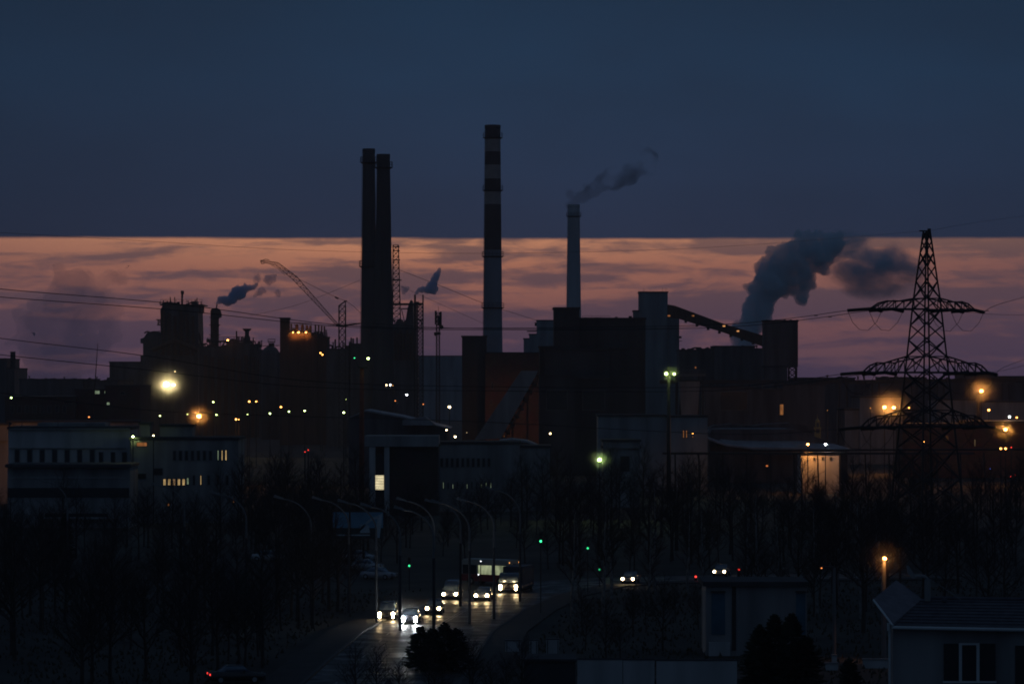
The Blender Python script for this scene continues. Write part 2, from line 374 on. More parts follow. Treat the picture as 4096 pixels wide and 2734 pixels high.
def block(name, label, cat, rects, D, m=shed, roof=roofm, wins=(), extra=None, pl=0.0, group=None):
    """rects: (x0,y0,x1,y1,ddist,depth) in columns and rows; each gets a wall box with a roof slab on it"""
    x0 = min(r[0] for r in rects); x1 = max(r[2] for r in rects)
    t = thing(name, label, cat, (X((x0 + x1) / 2, D), D, 0), 0, group)
    b = MB(t)
    for (a, y, c, y1, dd, dep) in rects:
        d = D + dd; b.R(a, y, c, y1, d, dep)
        rf = MB(t); rf.box(X(a, d) - .25, X(c, d) + .25, d - .25, d + dep + .25, Z(y, d) + .003, Z(y, d) + .45); rf.build('roof', roof, t)
    b.build('wall', m, t)
    for (a, y, c, y1, dd, em_) in wins:
        d = D + dd; f = MB(t)
        ax, cx_, z0, z1 = X(a, d), X(c, d), Z(y1, d), Z(y, d); w = 0.12
        f.box(ax, cx_, d - .12, d + .02, z0, z0 + w); f.box(ax, cx_, d - .12, d + .02, z1 - w, z1); f.box(ax, ax + w, d - .12, d + .02, z0 + w, z1 - w); f.box(cx_ - w, cx_, d - .12, d + .02, z0 + w, z1 - w)
        fo = f.build('window', galv, t)
        p = MB(t); p.box(ax + w, cx_ - w, d - .06, d + .01, z0 + w, z1 - w); p.build('pane', em_ or glassd, fo)
    if extra: extra(t)
    return t
# --- far left
def ex(t):
    b = MB(t); b.lathe(X(41, 1500), 1508, [(1.3, 0), (1.1, Z(1405, 1500))], 16); b.build('chimney', steel, t)
block('boiler_house', 'dark boiler house with thin chimney at the left edge of the skyline', 'building', [(-60, 1436, 26, None, 0, 40), (-60, 1475, 58, None, 2, 40)], 1500, shed, extra=ex)
def ex(t):
    b = MB(t)
    for x in (120, 200, 290, 350): MB(t).R(x, 1512, x + 14, 1519, 1440, 3).build('roof_vent', steel, t)
block('long_workshop', 'long low dark workshop along the horizon left of the furnace tower', 'building', [(77, 1518, 330, None, 0, 60), (330, 1524, 470, None, 3, 60)], 1430, shed, extra=ex)
block('red_brick_plant_building', 'dark red brick building with small pale lit windows at left', 'building', [(20, 1590, 300, None, 0, 30), (300, 1560, 420, None, 4, 26), (420, 1545, 560, None, 2, 30)], 1000, brickd,
      wins=[(378, 1560, 400, 1576, 4, lit_g), (417, 1561, 427, 1574, 4, lit_g), (426, 1607, 440, 1620, 2, lit_g), (480, 1565, 500, 1578, 2, None)] + [(40 + 30 * i, 1620, 56 + 30 * i, 1650, 0, None) for i in range(8)])
block('flat_topped_shed', 'hazy flat shed between long workshop and furnace tower', 'building', [(438, 1449, 566, None, 0, 40)], 1560, shed)
# --- blast furnace complex, left
D = 1500; t = thing('blast_furnace', 'massive dark blast furnace tower crowned with masts and railings, left on the skyline', 'blast furnace', (X(700, D), D, 0))
b = MB(t); b.PP([(572, None), (572, 1372), (562, 1372), (562, 1354), (575, 1350), (588, 1330), (642, 1329), (642, None)], D, 30)
b.PP([(562, 1452), (562, 1420), (574, 1420), (574, None), (562, None)], D + 2, 14)
b.PP([(642, None), (642, 1265), (641, 1240), (650, 1222), (655, 1216), (792, 1216), (792, 1260), (794, 1330), (794, None)], D - 2, 24); b.build('casing', shed, t)
b = MB(t); b.PP([(646, 1216), (646, 1213), (660, 1208), (690, 1208), (690, 1216)], D, 10); b.R(700, 1216, 808, 1219, D, 20); b.R(765, 1204, 788, 1217, D, 8)
b.R(640, 1216, 810, 1221, D - 3, 26); b.R(628, 1296, 646, 1300, D, 10); b.R(625, 1276, 644, 1279, D, 10); b.build('platform', steel, t)
b = MB(t)
for x, y in ((681, 1187), (699, 1188), (728, 1162), (788, 1190), (654, 1203), (640, 1206), (804, 1205)):
    if x != 728: MB(t).bar(P(x, 1216, D + 4), P(x, y, D + 4), .25).build('mast', steel, t)
b.bar(P(728, 1216, D + 4), P(728, 1162, D + 4), .45); b.R(723, 1163, 735, 1176, D + 3, 1.6); b.R(726, 1176, 732, 1190, D + 3, 1.2); b.build('mast', steel, t)
b = MB(t); railing(b, [P(642, 1216, D - 3), P(808, 1216, D - 3)], 2.0, .1); b.build('railing', steel, t); b = MB(t); lattice(b, (X(803, D), D + 5), (X(803, D), D + 5), Z(1249, D), Z(1216, D), 1.6, 1.6, 2, .18); b.build('hoist_frame', steel, t); b = MB(t)
lattice(b, (X(634, D), D + 5), (X(634, D), D + 5), Z(1297, D), Z(1276, D), 1.3, 1.3, 1, .15); b.build('balcony_frame', steel, t); b = MB(t)
b.path([P(791, 1330, D), P(797, 1345, D), P(802, 1362, D), P(810, 1385, D), P(812, 1420, D)], .5); b.path([P(797, 1330, D), P(803, 1355, D), P(806, 1385, D)], .3); b.build('downcomer_pipe', steel, t)
b = MB(t)
for k in range(6): b.bar(P(652 + 24 * k, 1420, D - 3), P(652 + 24 * k, 1240 + 12 * (k % 3), D - 3), .7, 8)
b.path([P(610, 1400, D - 4), P(700, 1360, D - 4), P(790, 1400, D - 4)], 1.0, 8); b.build('pipework', rust, t)
# stack beside it
D = 1480; t = thing('process_stack', 'thick dark riveted stack with domed hood giving off bluish steam', 'stack', (X(860, D), D, 0))
b = MB(t); b.lathe(X(859, D), D, [(1.8, 0), (1.75, Z(1268, D))], 20); b.build('shaft', rust, t, True)
b = MB(t); b.PP([(843, 1275), (843, 1240), (848, 1232), (868, 1231), (880, 1240), (884, 1255), (884, 1268), (876, 1270), (872, 1276)], D - 2, 4.0); b.build('hood', steel, t)
b = MB(t)
for y in (1270, 1300, 1340): b.lathe(X(859, D), D, [(2.5, Z(y, D)), (2.5, Z(y, D) + .25)], 16)
b.bar(P(843, 1380, D - 2), P(843, 1240, D - 2), .15); b.bar(P(866, 1232, D), P(868, 1216, D), .35); b.build('gallery', steel, t)
# low works between the stack and the stove house
D = 1470
def ex(t):
    b = MB(t); b.lathe(X(985, D), D + 4, [(2.0, 0), (1.6, Z(1360, D)), (.9, Z(1340, D)), (.9, Z(1325, D)), (1.8, Z(1317, D)), (1.8, Z(1313, D))], 14); b.build('flue', steel, t)
    MB(t).bar((X(946, D), D + 3, 20), P(946, 1323, D + 3), .4).build('mast', steel, t); MB(t).bar((X(1013, D), D + 3, 20), P(1013, 1348, D + 3), .3).build('mast', steel, t)
    MB(t).R(826, 1354, 836, 1366, D, 2).build('cabinet', steel, t)
    b = MB(t); railing(b, [P(830, 1364, D), P(1000, 1360, D)], 1.6, .12); b.bar(P(826, 1366, D), P(1000, 1362, D), .5)
    b.path([P(880, 1395, D), P(900, 1366, D)], .4); b.path([P(1000, 1362, D), P(1020, 1385, D)], .4); b.build('walkway', steel, t)
    b = MB(t)
    for k in range(9): b.R(815 + 27 * k, 1420 + 8 * (k % 3), 829 + 27 * k, None, D - 1.5, 1.2)
    b.build('duct', rust, t)
block('furnace_annex', 'jagged dark annex of ducts and a funnel-topped flue right of the process stack', 'industrial building', [(796, 1388, 905, None, 0, 20), (905, 1372, 1000, None, 0, 20), (1000, 1380, 1035, None, 2, 16), (1028, 1402, 1050, None, 0, 14)], D, shed, extra=ex)
D = 1420; t = thing('storage_silo', 'dome-topped dark silo with small lantern left of the stove house', 'silo', (X(1081, D), D, 0))
b = MB(t); r = (1118 - 1046) / 2 / K * D; zc = Z(1420, D)
b.lathe(X(1082, D), D, [(r, 0), (r, zc)] + [(max(.01, r * math.cos(a * math.pi / 16)), zc + (Z(1382, D) - zc) * math.sin(a * math.pi / 16)) for a in range(1, 9)], 24); b.build('shell', shed, t, True)
b = MB(t); b.lathe(X(1086, D), D, [(1.2, Z(1384, D)), (1.2, Z(1372, D))], 10); railing(b, [P(1072, 1368, D - 1), P(1100, 1368, D - 1)], 1.3, .15); b.bar(P(1072, 1368, D - 1), P(1100, 1368, D - 1), .3); b.bar(P(1050, 1383, D - 1), P(1118, 1381, D - 1), .2); b.build('lantern', steel, t)
block('silo_shed', 'plain dark shed wall standing behind the dome-topped silo', 'industrial building', [(1036, 1412, 1135, None, 0, 15)], 1450, shed)
# stove house
D = 1300
def ex(t):
    for x0, x1, y in ((1177, 1190, 1298), (1200, 1212, 1300), (1219, 1229, 1302), (1233, 1243, 1303)):
        b = MB(t); b.lathe(X((x0 + x1) / 2, D), D + 6, [((x1 - x0) / 2 / K * D, 30), ((x1 - x0) / 2 / K * D, Z(y, D)), (.2, Z(y - 3, D))], 12); b.build('stove', rust, t, True)
    for x, y in ((1257, 1297), (1270, 1299), (1282, 1301), (1293, 1303), (1205, 1294), (1160, 1292)):
        b = MB(t); b.lathe(X(x, D), D + 8, [(.32, 30), (.3, Z(y, D))], 8); b.build('pipe', steel, t)
    b = MB(t); railing(b, [P(1156, 1330, D - .3), P(1245, 1333, D - .3)], 1.8, .1); railing(b, [P(1156, 1302, D + 6), P(1245, 1304, D + 6)], 1.2, .1); railing(b, [P(1246, 1338, D - .3), P(1310, 1348, D - .3)], 1.6, .1); b.build('railing', steel, t)
block('stove_house', 'dark stove house with square corner tower, a row of thin stacks and three orange lamps', 'industrial building', [(1120, 1274, 1155, None, 0, 8), (1155.5, 1334, 1246, None, 0, 18), (1246.5, 1340, 1268, None, 0, 18), (1268.5, 1350, 1310, None, 1, 16)], D, rust, extra=ex)
for nm, a in (('furnace_annex', ((800, 903, 1388, 1472, 1, 8, 30), (905, 1000, 1372, 1472, 2, 8, 34), (1002, 1050, 1385, 1472, 3, 5, 26))), ('stove_house', ((1158, 1244, 1334, 1301, 4, 7, 20), (1248, 1308, 1342, 1301, 5, 5, 24))), ('blast_furnace', ((578, 640, 1330, 1500, 6, 5, 12), (648, 790, 1216, 1498, 7, 9, 16))), ('long_workshop', ((80, 460, 1520, 1430, 8, 12, 14),)), ('process_stack', ((842, 880, 1300, 1478, 9, 2, 4),)), ('boiler_house', ((0, 56, 1476, 1500, 10, 4, 16),))):
    for q in a: clutter(bpy.data.objects[nm], *q)
# --- luffing crane
D = 1230; t = thing('luffing_crane', 'lattice crane with long raised jib reaching up to the left', 'crane', (X(1369, D), D, 0))
b = MB(t); lattice(b, (X(1369, D), D), (X(1369, D), D), 0, Z(1222, D), 2.3, 2.3, 22, .17); b.build('mast', steel, t)
b = MB(t); b.bar(P(1356, 1222, D - 1), P(1383, 1203, D), .25); b.bar(P(1381, 1222, D), P(1383, 1203, D), .25); b.bar(P(1356, 1222, D + 1), P(1383, 1203, D), .25); b.R(1376, 1201, 1388, 1206, D, .8); b.build('head', steel, t)
b = MB(t)                                             # the jib, a tapering triangular truss, with its bent tip
A0, A1, A2, A3 = P(1352, 1300, D), P(1180, 1110, D), P(1110, 1055, D), P(1042, 1042, D)
def truss(b, p, q, w0, w1, n, r):
    p, q = Vector(p), Vector(q); d = (q - p).normalized(); nn = Vector((-d.z, 0, d.x)); yy = Vector((0, 1, 0))
    rows = []
    for i in range(n + 1):
        t_ = i / n; c = p + (q - p) * t_; w = w0 + (w1 - w0) * t_; rows.append([c + nn * w * .6, c - nn * w * .4 + yy * w * .5, c - nn * w * .4 - yy * w * .5])
    for i in range(n):
        for k in range(3):
            b.bar(rows[i][k], rows[i + 1][k], r); b.bar(rows[i][k], rows[i + 1][(k + 1) % 3], r * .6); b.bar(rows[i][k], rows[i][(k + 1) % 3], r * .6)
truss(b, A0, A1, .7, 1.7, 12, .13); truss(b, A1, A2, 1.7, 1.2, 5, .13); truss(b, A2, A3, 1.2, .4, 5, .11); b.path([P(1078, 1040, D), P(1062, 1036, D), P(1045, 1043, D)], .15); b.path([A3, P(1046, 1054, D), P(1060, 1052, D)], .18); b.path([P(1140, 1100, D), P(1110, 1072, D), P(1085, 1060, D)], .1); b.build('jib', steel, t)
b = MB(t)
for dy in (-.5, .5): b.path([P(1128, 1070, D) + Vector((0, dy, 0)), P(1200, 1118, D) + Vector((0, dy, 0)), P(1344, 1189, D) + Vector((0, dy, 0)), P(1383, 1203, D)], .09)
b.bar(P(1340, 1187, D), P(1354, 1194, D), .4); b.path([P(1386, 1205, D), P(1415, 1225, D), P(1450, 1258, D)], .09); b.build('stay_cable', steel, t)
b = MB(t); b.R(1343, 1298, 1392, 1304, D - 2, 4); b.bar(P(1384, 1300, D), P(1440, 1293, D), .35); b.build('machinery_deck', steel, t)
# low clutter right of crane
D = 1260
def ex(t):
    b = MB(t)
    for x, y in ((1312, 1354), (1341, 1356), (1405, 1350), (1413, 1353), (1428, 1349), (1398, 1370)): MB(t).bar((X(x, D), D + 2, 20), P(x, y, D + 2), .3, 6).build('mast', steel, t)
block('yard_shed', 'low ragged dark shed with small masts under the crane', 'industrial building', [(1305, 1398, 1395, None, 0, 14), (1388, 1386, 1402, None, 3, 8), (1402, 1378, 1445, None, 0, 14)], D, shed, extra=ex)
# --- lattice hoist tower and second furnace behind the twin chimneys
D = 1420; t = thing('hoist_tower', 'tall tapering lattice tower standing close right of the twin chimneys', 'lattice tower', (X(1590, D), D, 0))
b = MB(t); lattice(b, (X(1592, D), D), (X(1583, D), D), 0, Z(980, D), 4.6, 2.2, 34, .17); b.build('lattice', steel, t)
b = MB(t)
for y, w in ((985, 11), (1037, 13), (1118, 20), (1000, 12)): b.R(1586 - w, y, 1586 + w, y + 3, D - 2, 4)
b.build('platform', steel, t)
D = 1400; t = thing('blast_furnace', 'smaller dark furnace with conical top under a crossbeam, right of the twin chimneys', 'blast furnace', (X(1620, D), D, 0))
b = MB(t); b.PP([(1560, None), (1560, 1300), (1582, 1296), (1588, 1276), (1604, 1276), (1608, 1295), (1621, 1290), (1630, 1232), (1636, 1214), (1642, 1200), (1647, 1200), (1651, 1218), (1654, 1300), (1657, 1420), (1668, 1424), (1672, 1440), (1672, None)], D, 18); b.build('casing', shed, t)
b = MB(t); b.R(1560, 1212, 1688, 1220, D - 2, 3); b.R(1604, 1232, 1640, 1236, D - 2, 3); b.R(1655, 1206, 1676, 1213, D - 2, 3); b.build('crossbeam', steel, t)
b = MB(t); b.lathe(X(1660, D), D, [(.45, 0), (.4, Z(1178, D))], 10); b.build('vent_pipe', steel, t)
b = MB(t)
for k in range(7): b.bar(P(1580 + 12 * k, 1440, D - 1), P(1580 + 12 * k, 1320 + 14 * (k % 2), D - 1), .5, 6)
b.bar(P(1665, 1215, D - 1), P(1665, 1424, D - 1), .25); b.path([P(1606, 1236, D), P(1622, 1300, D)], .2); b.build('pipework', rust, t)
D = 1390; t = thing('lattice_mast', 'dark lattice mast with a pole above it beside the conical furnace', 'lattice tower', (X(1681, D), D, 0))
b = MB(t); lattice(b, (X(1681, D), D), (X(1681, D), D), 0, Z(1212, D), 2.2, 2.2, 34, .24); b.build('lattice', steel, t)
b = MB(t); b.bar((X(1692, D), D, 30), P(1692, 1178, D), .3, 8); b.build('pole', steel, t)
# --- phone mast
D = 1000; t = thing('telecom_mast', 'slim lattice telecom mast with panel antennas and a round dish', 'telecom mast', (X(1752, D), D, 0))
b = MB(t); lattice(b, (X(1752, D), D), (X(1752, D), D), 0, Z(1250, D), 1.1, .9, 36, .13); b.build('lattice', steel, t)
for x, y0, y1 in ((1743, 1242, 1297), (1753, 1262, 1300), (1763, 1246, 1300)):
    b = MB(t); b.R(x - 4, y0, x + 4, y1, D - .9, .5); b.build('panel_antenna', steel, t)
b = MB(t); b.R(1736, 1328, 1762, 1338, D - 1, 2); b.bar(P(1754, 1250, D), P(1754, 1226, D), .06); b.R(1738, 1333, 1746, 1343, D - 1.2, .5); b.build('bracket', steel, t)
b = MB(t); b.bar(P(1766, 1307, D - .8), P(1766, 1307, D - .3), .6, 16); b.build('dish', steel, t)
block('far_hall', 'pale flat hall on the horizon behind the telecom mast', 'building', [(1640, 1424, 1860, None, 0, 40)], 2100, bluec)
block('concrete_tower_block', 'square dark concrete tower left of the tallest chimney foot', 'industrial building', [(1848, 1348, 1946, None, 0, 7)], 1010, concd)
def ex(t):
    b = MB(t); b.R(2108, 1322, 2150, 1326, 1500, 6); b.build('canopy', steel, t)
block('stepped_hall', 'hazy pale stepped hall between the tallest and shorter chimneys', 'industrial building', [(2147, 1283, 2222, None, 0, 12), (2117, 1338, 2149, None, 1, 12), (2095, 1356, 2119, None, 2, 12)], 1500, bluec, extra=ex)
# orange-lit brick hall with the sloping conveyor in front
bw = block('brick_hall', 'red brick hall lit orange behind the sloping pale conveyor', 'industrial building', [(1941, 1414, 2165, None, 0, 20)], 1000, brickr,
      wins=[(1965, 1530, 1973, 1556, 0, None), (1960, 1600, 1968, 1620, 0, None), (2060, 1600, 2068, 1630, 0, None)])
D = 965; t = thing('conveyor_gallery', 'pale enclosed conveyor sloping down leftward across the orange brick hall', 'conveyor', (X(2010, D), D, 0))
b = MB(t); b.PP([(2084, 1482), (2152, 1482), (2148, 1492), (2004, 1752), (1898, 1758)], D, 5); b.build('casing', bluec, t)
b = MB(t)
for i in range(9):
    u = i / 8; x = 2146 - 142 * u; y = 1496 + 256 * u; b.bar(P(x, y, D + .5), P(x + 14, y + 12, D + 4), .5)
b.bar(P(2160, 1492, D + 1), P(2018, 1752, D + 1), .45); b.build('truss', rust, t)
b = MB(t)
for x, y in ((2110, 1560), (2050, 1670)): b.bar((X(x, D), D + 2, 0), P(x, y, D + 2), .35)
b.build('trestle', rust, t)
# dark stepped block complex
def ex(t):
    D = 900; b = MB(t); b.lathe(X(2524, D), D + 5, [(.45, 40), (.45, Z(1262, D))], 10); b.build('flue', steel, t)
    b = MB(t); b.R(2325, 1275, 2575, 1278, D - .4, 12); railing(b, [P(2330, 1275, D), P(2440, 1275, D)], .8, .05); b.build('parapet', steel, t)
    b = MB(t)
    for k in range(9): b.R(2340 + 26 * k, 1380, 2352 + 26 * k, 1372, D - .1, .3)
    b.R(2240, 1545, 2440, 1552, D - 11, 1); b.build('ledge', concd, t)
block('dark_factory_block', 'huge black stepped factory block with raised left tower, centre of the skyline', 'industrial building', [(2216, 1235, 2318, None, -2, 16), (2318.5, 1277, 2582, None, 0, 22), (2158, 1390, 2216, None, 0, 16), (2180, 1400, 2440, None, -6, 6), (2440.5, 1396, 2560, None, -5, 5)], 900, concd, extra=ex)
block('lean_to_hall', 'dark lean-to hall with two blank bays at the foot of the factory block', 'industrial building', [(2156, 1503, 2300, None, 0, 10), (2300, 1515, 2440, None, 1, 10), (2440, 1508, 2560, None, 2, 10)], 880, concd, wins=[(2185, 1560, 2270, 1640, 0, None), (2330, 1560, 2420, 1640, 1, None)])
# tower with the tilted conveyor
def ex(t):
    D = 1250; b = MB(t)
    for x in (2575, 2650, 2664): MB(t).bar(P(x, 1170, D + 3), P(x, 1150, D + 3), .07).build('antenna', steel, t)
    b = MB(t); b.R(2716, 1344, 2726, 1352, D, 2); b.R(2716, 1362, 2728, 1364, D, 2); b.build('hoist_bracket', steel, t)
block('transfer_tower', 'tall pale blue-grey tower from which a long conveyor slopes down rightward', 'industrial building', [(2558, 1170, 2671, None, 0, 12), (2536, 1245, 2557.5, None, 1, 12), (2671.5, 1245, 2717, None, 1, 12)], 1250, bluec, extra=ex)
D = 1240; t = thing('inclined_conveyor', 'long dark conveyor bridge sloping down right between two towers', 'conveyor', (X(2860, D), D, 0))
b = MB(t); b.PP([(2671.5, 1217), (2700, 1222), (2900, 1296), (3056, 1342), (3056, 1386), (3040, 1380), (2960, 1352), (2900, 1330), (2717.5, 1274), (2671.5, 1270)], D - 4, 4); b.build('casing', rust, t)
for x, y in ((2676, 1262), (2772, 1262), (2896, 1303), (2952, 1323)):
    b = MB(t); b.R(x - 5, y - 2, x + 5, y + 3, D - 4.15, .2); b.build('lit_window', lit_o if x not in (2896, 2952) else emit('opening_glow', (1, .45, .15), .8), t)
b = MB(t)
for i in range(7):
    x = 2740 + 45 * i; y = 1284 + (x - 2740) * .32; b.R(x, y - 4, x + 8, y + 6, D - 4.2, 4.4)
b.build('bearer', steel, t)
def ex(t):
    D = 1100; b = MB(t)
    for x in (3065, 3100, 3110, 3135, 3160, 3185): MB(t).R(x, 1276 + x % 3, x + 7, 1284, D + 2, 1.5).build('roof_vent', steel, t)
    b = MB(t); lattice(b, (X(3175, D), D + 6), (X(3175, D), D + 6), Z(1510, D), Z(1468, D), 2.2, 2.2, 2, .2); b.bar((X(3186, D), D + 6, 0), P(3186, 1470, D + 6), .4); b.build('frame', steel, t)
block('crusher_tower', 'square rust-dark tower at the low end of the sloping conveyor', 'industrial building', [(3056.5, 1285, 3192, 1468, 0, 9), (3056.5, 1468, 3150, None, 0, 9)], 1100, shed, extra=ex)
block('sinter_hall', 'wide dark stepped hall below the sloping conveyor', 'industrial building', [(2717.5, 1402, 2800, None, 0, 20), (2800, 1398, 2858, None, 1, 20), (2858, 1387, 2932, None, 0, 20), (2932, 1388, 3020, None, 1, 20), (3020, 1397, 3056, None, 2, 20)], 1180, shed, wins=[(2778, 1464, 2786, 1474, 0, lit_o)])
clutter(bpy.data.objects['sinter_hall'], 2720, 3050, 1397, 1182, 11, 12, 14); clutter(bpy.data.objects['yard_shed'], 1310, 1440, 1390, 1261, 12, 8, 22); clutter(bpy.data.objects['blast_furnace.001'], 1562, 1670, 1300, 1399, 13, 8, 40)
clutter(bpy.data.objects['dark_factory_block'], 2330, 2570, 1278, 903, 14, 6, 10); clutter(bpy.data.objects['stepped_hall'], 2120, 2220, 1300, 1502, 15, 4, 10)
# long pipe gallery along the horizon at right
D = 1020; t = thing('pipe_gallery', 'long dark elevated gallery running along the horizon to the right edge', 'gallery', (X(3350, D), D, 0))
b = MB(t); b.R(2640, 1519, 3400, 1534, D, 5); b.PP([(3400, 1519), (3400, 1534), (4250, 1524), (4250, 1508)], D, 5); b.build('casing', steel, t)
for x in range(2700, 4200, 130):
    b = MB(t); z1 = Z(1532, D); b.bar((X(x, D), D + 1, 0), (X(x, D) + .8, D + 1, z1), .3); b.bar((X(x, D) + 4, D + 4, 0), (X(x, D) + 3, D + 4, z1), .3); b.bar((X(x, D), D + 1, 8), (X(x, D) + 4, D + 4, 16), .15); b.build('trestle', steel, t)
block('rolling_mill', 'very long low mill hall closing the view behind the pylon', 'industrial building', [(3190, 1514, 3420, None, 0, 40), (3420, 1526, 3560, None, 3, 30), (3560, 1512, 3700, None, 5, 40), (3700, 1520, 3880, None, 3, 40), (3880, 1500, 3990, None, 0, 40), (3990, 1508, 4230, None, 2, 40)], 1150, shed,
      wins=[(3905, 1520, 3960, 1540, 0, None), (4060, 1512, 4110, 1532, 0, None)])
block('casting_hall', 'big dim hall with a pale wall glowing orange behind the two orange lamps', 'industrial building', [(3440, 1590, 3610, None, 0, 25), (3380, 1640, 3440, None, 2, 25)], 1000, whited, wins=[(3560, 1652, 3640, 1658, -.5, None)][:0])
block('grey_hall', 'grey flat hall behind the right side of the pylon', 'industrial building', [(3745, 1600, 3905, None, 0, 20), (3905, 1608, 4200, None, 2, 20)], 980, whited)
block('brown_store', 'brown brick store with one lit slit window right of pylon foot', 'industrial building', [(3610, 1700, 3870, None, 0, 15), (3870, 1690, 4200, None, 1, 15)], 860, brickr, wins=[(3897, 1755, 3902, 1785, 1, lit_y), (3640, 1735, 3655, 1760, 0, None), (3780, 1740, 3795, 1762, 0, None)])
block('low_machine_hall', 'dim machine hall with a pale panel between the hopper and big shed roof', 'industrial building', [(2820, 1550, 3010, None, 0, 20), (3010, 1560, 3130, None, 2, 20), (3130, 1540, 3300, None, 4, 20)], 1000, shed, wins=[(2880, 1565, 2990, 1640, 0, None), (3118, 1615, 3135, 1660, 2, lit_o)])
clutter(bpy.data.objects['rolling_mill'], 3200, 4090, 1514, 1152, 16, 22, 14)
# hopper under the green lamps
D = 950; t = thing('loading_hopper', 'pale tapered hopper with a walkway deck, faint orange light below', 'hopper', (X(2760, D), D, 0))
b = MB(t); b.PP([(2716, 1525), (2726, 1660), (2790, 1660), (2800, 1525)], D, 6); b.build('bin', whited, t)
b = MB(t); b.R(2700, 1494, 2822, 1504, D - 1, 8); railing(b, [P(2700, 1494, D - 1), P(2822, 1494, D - 1)], 1, .08); b.build('deck', galv, t)
b = MB(t)
for x in (2704, 2722, 2794, 2812): b.bar((X(x, D), D + 1, 0), P(x, 1500, D + 1), .25)
b.build('leg', steel, t)
# --- middle distance
def office(t):
    D = 600; b = MB(t); b.R(150, 1690, 420, 1714, D + 6, 8); b.build('plant_room', whited, t)
    b = MB(t); b.R(37, 1712, 520, 1718, D - .5, .5); b.R(37, 1790, 505, 1793, D - .3, .3); b.build('cornice', whited, t)
    b = MB(t)
    for x in (36, 88, 232): MB(t).bar(P(x, 1720, D + 1), P(x, 1668, D + 1), .07).build('antenna', steel, t)
wins = [(58 + 50 * i, 1796, 80 + 50 * i, 1850, 0, None) for i in range(7)] + [(395, 1806, 414, 1855, 0, None), (442, 1806, 462, 1855, 0, None), (487, 1806, 508, 1855, 0, None)]
block('office_building', 'white office block with tall dark windows and a glass-dark low wing, at left', 'office building', [(34, 1716, 520, None, 0, 12)], 600, white, wins=wins, extra=office)
def wing(t):
    D = 570; b = MB(t); b.R(20, 1858, 522, 1869, D - 1.5, 3); b.build('eaves', roofm, t)
    b = MB(t); b.R(30, 1950, 516, 1988, D - .15, .3); b.build('glazing', glassd, t); MB(t).R(180, 2052, 430, 2066, D - .15, .3).build('glazing', glassd, t)
    b = MB(t); b.R(170, 2068, 440, 2074, D - 1.5, 1.5); b.R(40, 1908, 500, 1911, D - .2, .2); b.build('canopy', white, t)
block('office_wing', 'lower white wing with a dark glazed strip, in front of the office block', 'office building', [(30, 1866, 520, None, 0, 12)], 570, whited, extra=wing)
yb = []
for i in range(5): yb.append((651 + 19 * i, 1912, 666 + 19 * i, 1942, 0, lit_y if i != 2 else emit('window_glow_dim', (1, .6, .3), .22, .4, 1.5, .6)))
yb += [(745, 1908, 757, 1938, 0, lit_g), (799, 1898, 808, 1940, 0, lit_y), (868, 1798, 877, 1842, 0, lit_g), (884, 1798, 893, 1842, 0, lit_y), (899, 1797, 909, 1842, 0, lit_y), (930, 1988, 938, 2012, 0, lit_o),
       (541, 1884, 586, 1878, 0, None), (540, 1892, 586, 1916, 0, None), (612, 1870, 652, 1900, 0, None), (545, 1766, 590, 1786, 0, lit_o), (668, 2010, 680, 2025, 0, lit_o)]
yb = [w for w in yb if w[1] < w[3]]
yb += [(690 + 24 * i, 1800, 706 + 24 * i, 1842, 0, None) for i in range(7)] + [(770, 1898, 782, 1940, 0, None), (828, 1898, 842, 1940, 0, None), (866, 1898, 880, 1940, 0, None), (902, 1898, 916, 1940, 0, None)]
block('laboratory_building', 'grey three storey building with small yellow lit windows left of centre', 'office building', [(522, 1758, 952, None, 0, 14), (560, 1698, 600, 1758, 6, 4), (640, 1706, 770, 1758, 6, 5)], 590, whited, wins=yb)
# sodium-lit wall at the far left edge
block('lit_warehouse', 'warehouse wall glowing orange behind the left end of the office block', 'warehouse', [(-40, 1700, 33, 1762, 0, 10), (-40, 1762, 33, None, .5, 10), (33, 1690, 560, None, 2, 10)], 680, whited)
# stair tower block
D = 620
def ex(t):
    b = MB(t); b.R(1458, 1742, 1755, 1785, D - 1.2, 10); b.build('upper_storey', whited, t)
    for a, c in ((1477, 1501), (1537, 1557)):
        b = MB(t); b.R(a, 1786, c, None, D - 1, 1.0); b.build('pier', white, t)
    b = MB(t); b.R(1502, 1815, 1536, 1900, D - .3, .2); b.build('glazing', glassd, t); MB(t).R(1502, 1958, 1536, 2046, D - .3, .2).build('glazing', glassd, t)
    b = MB(t); b.R(1501, 1900, 1535, 1957, D - .32, .2); b.build('lit_window', lit_b, t)
    b = MB(t)
    for k in range(9): b.R(1501, 1903 + 6.3 * k, 1535, 1905 + 6.3 * k, D - .4, .06)
    b.build('blind', steel, t)
block('gatehouse', 'dark block with two pale piers around a bright yellow stairwell window, centre', 'building', [(1478, 1786, 1752, None, 0, 12)], 620, brickd, extra=ex)
D = 780; t = thing('assembly_hall', 'broad low-pitched hall roof right of the red pole', 'hall', (X(1620, D), D, 0))
b = MB(t); b.PP([(1395, None), (1395, 1668), (1460, 1640), (1600, 1668), (1790, 1712), (1790, None)], D, 30); b.build('wall', shed, t)
b = MB(t); b.PP([(1385, 1672), (1460, 1638), (1605, 1664), (1800, 1712), (1800, 1716), (1605, 1670), (1460, 1645), (1388, 1676)], D - .6, 31); b.build('roof', roofl, t)
b = MB(t); b.PP([(1610, 1680), (1700, 1664), (1745, 1700), (1610, 1700)], D - 6, 6); b.build('canopy', roofl, t)
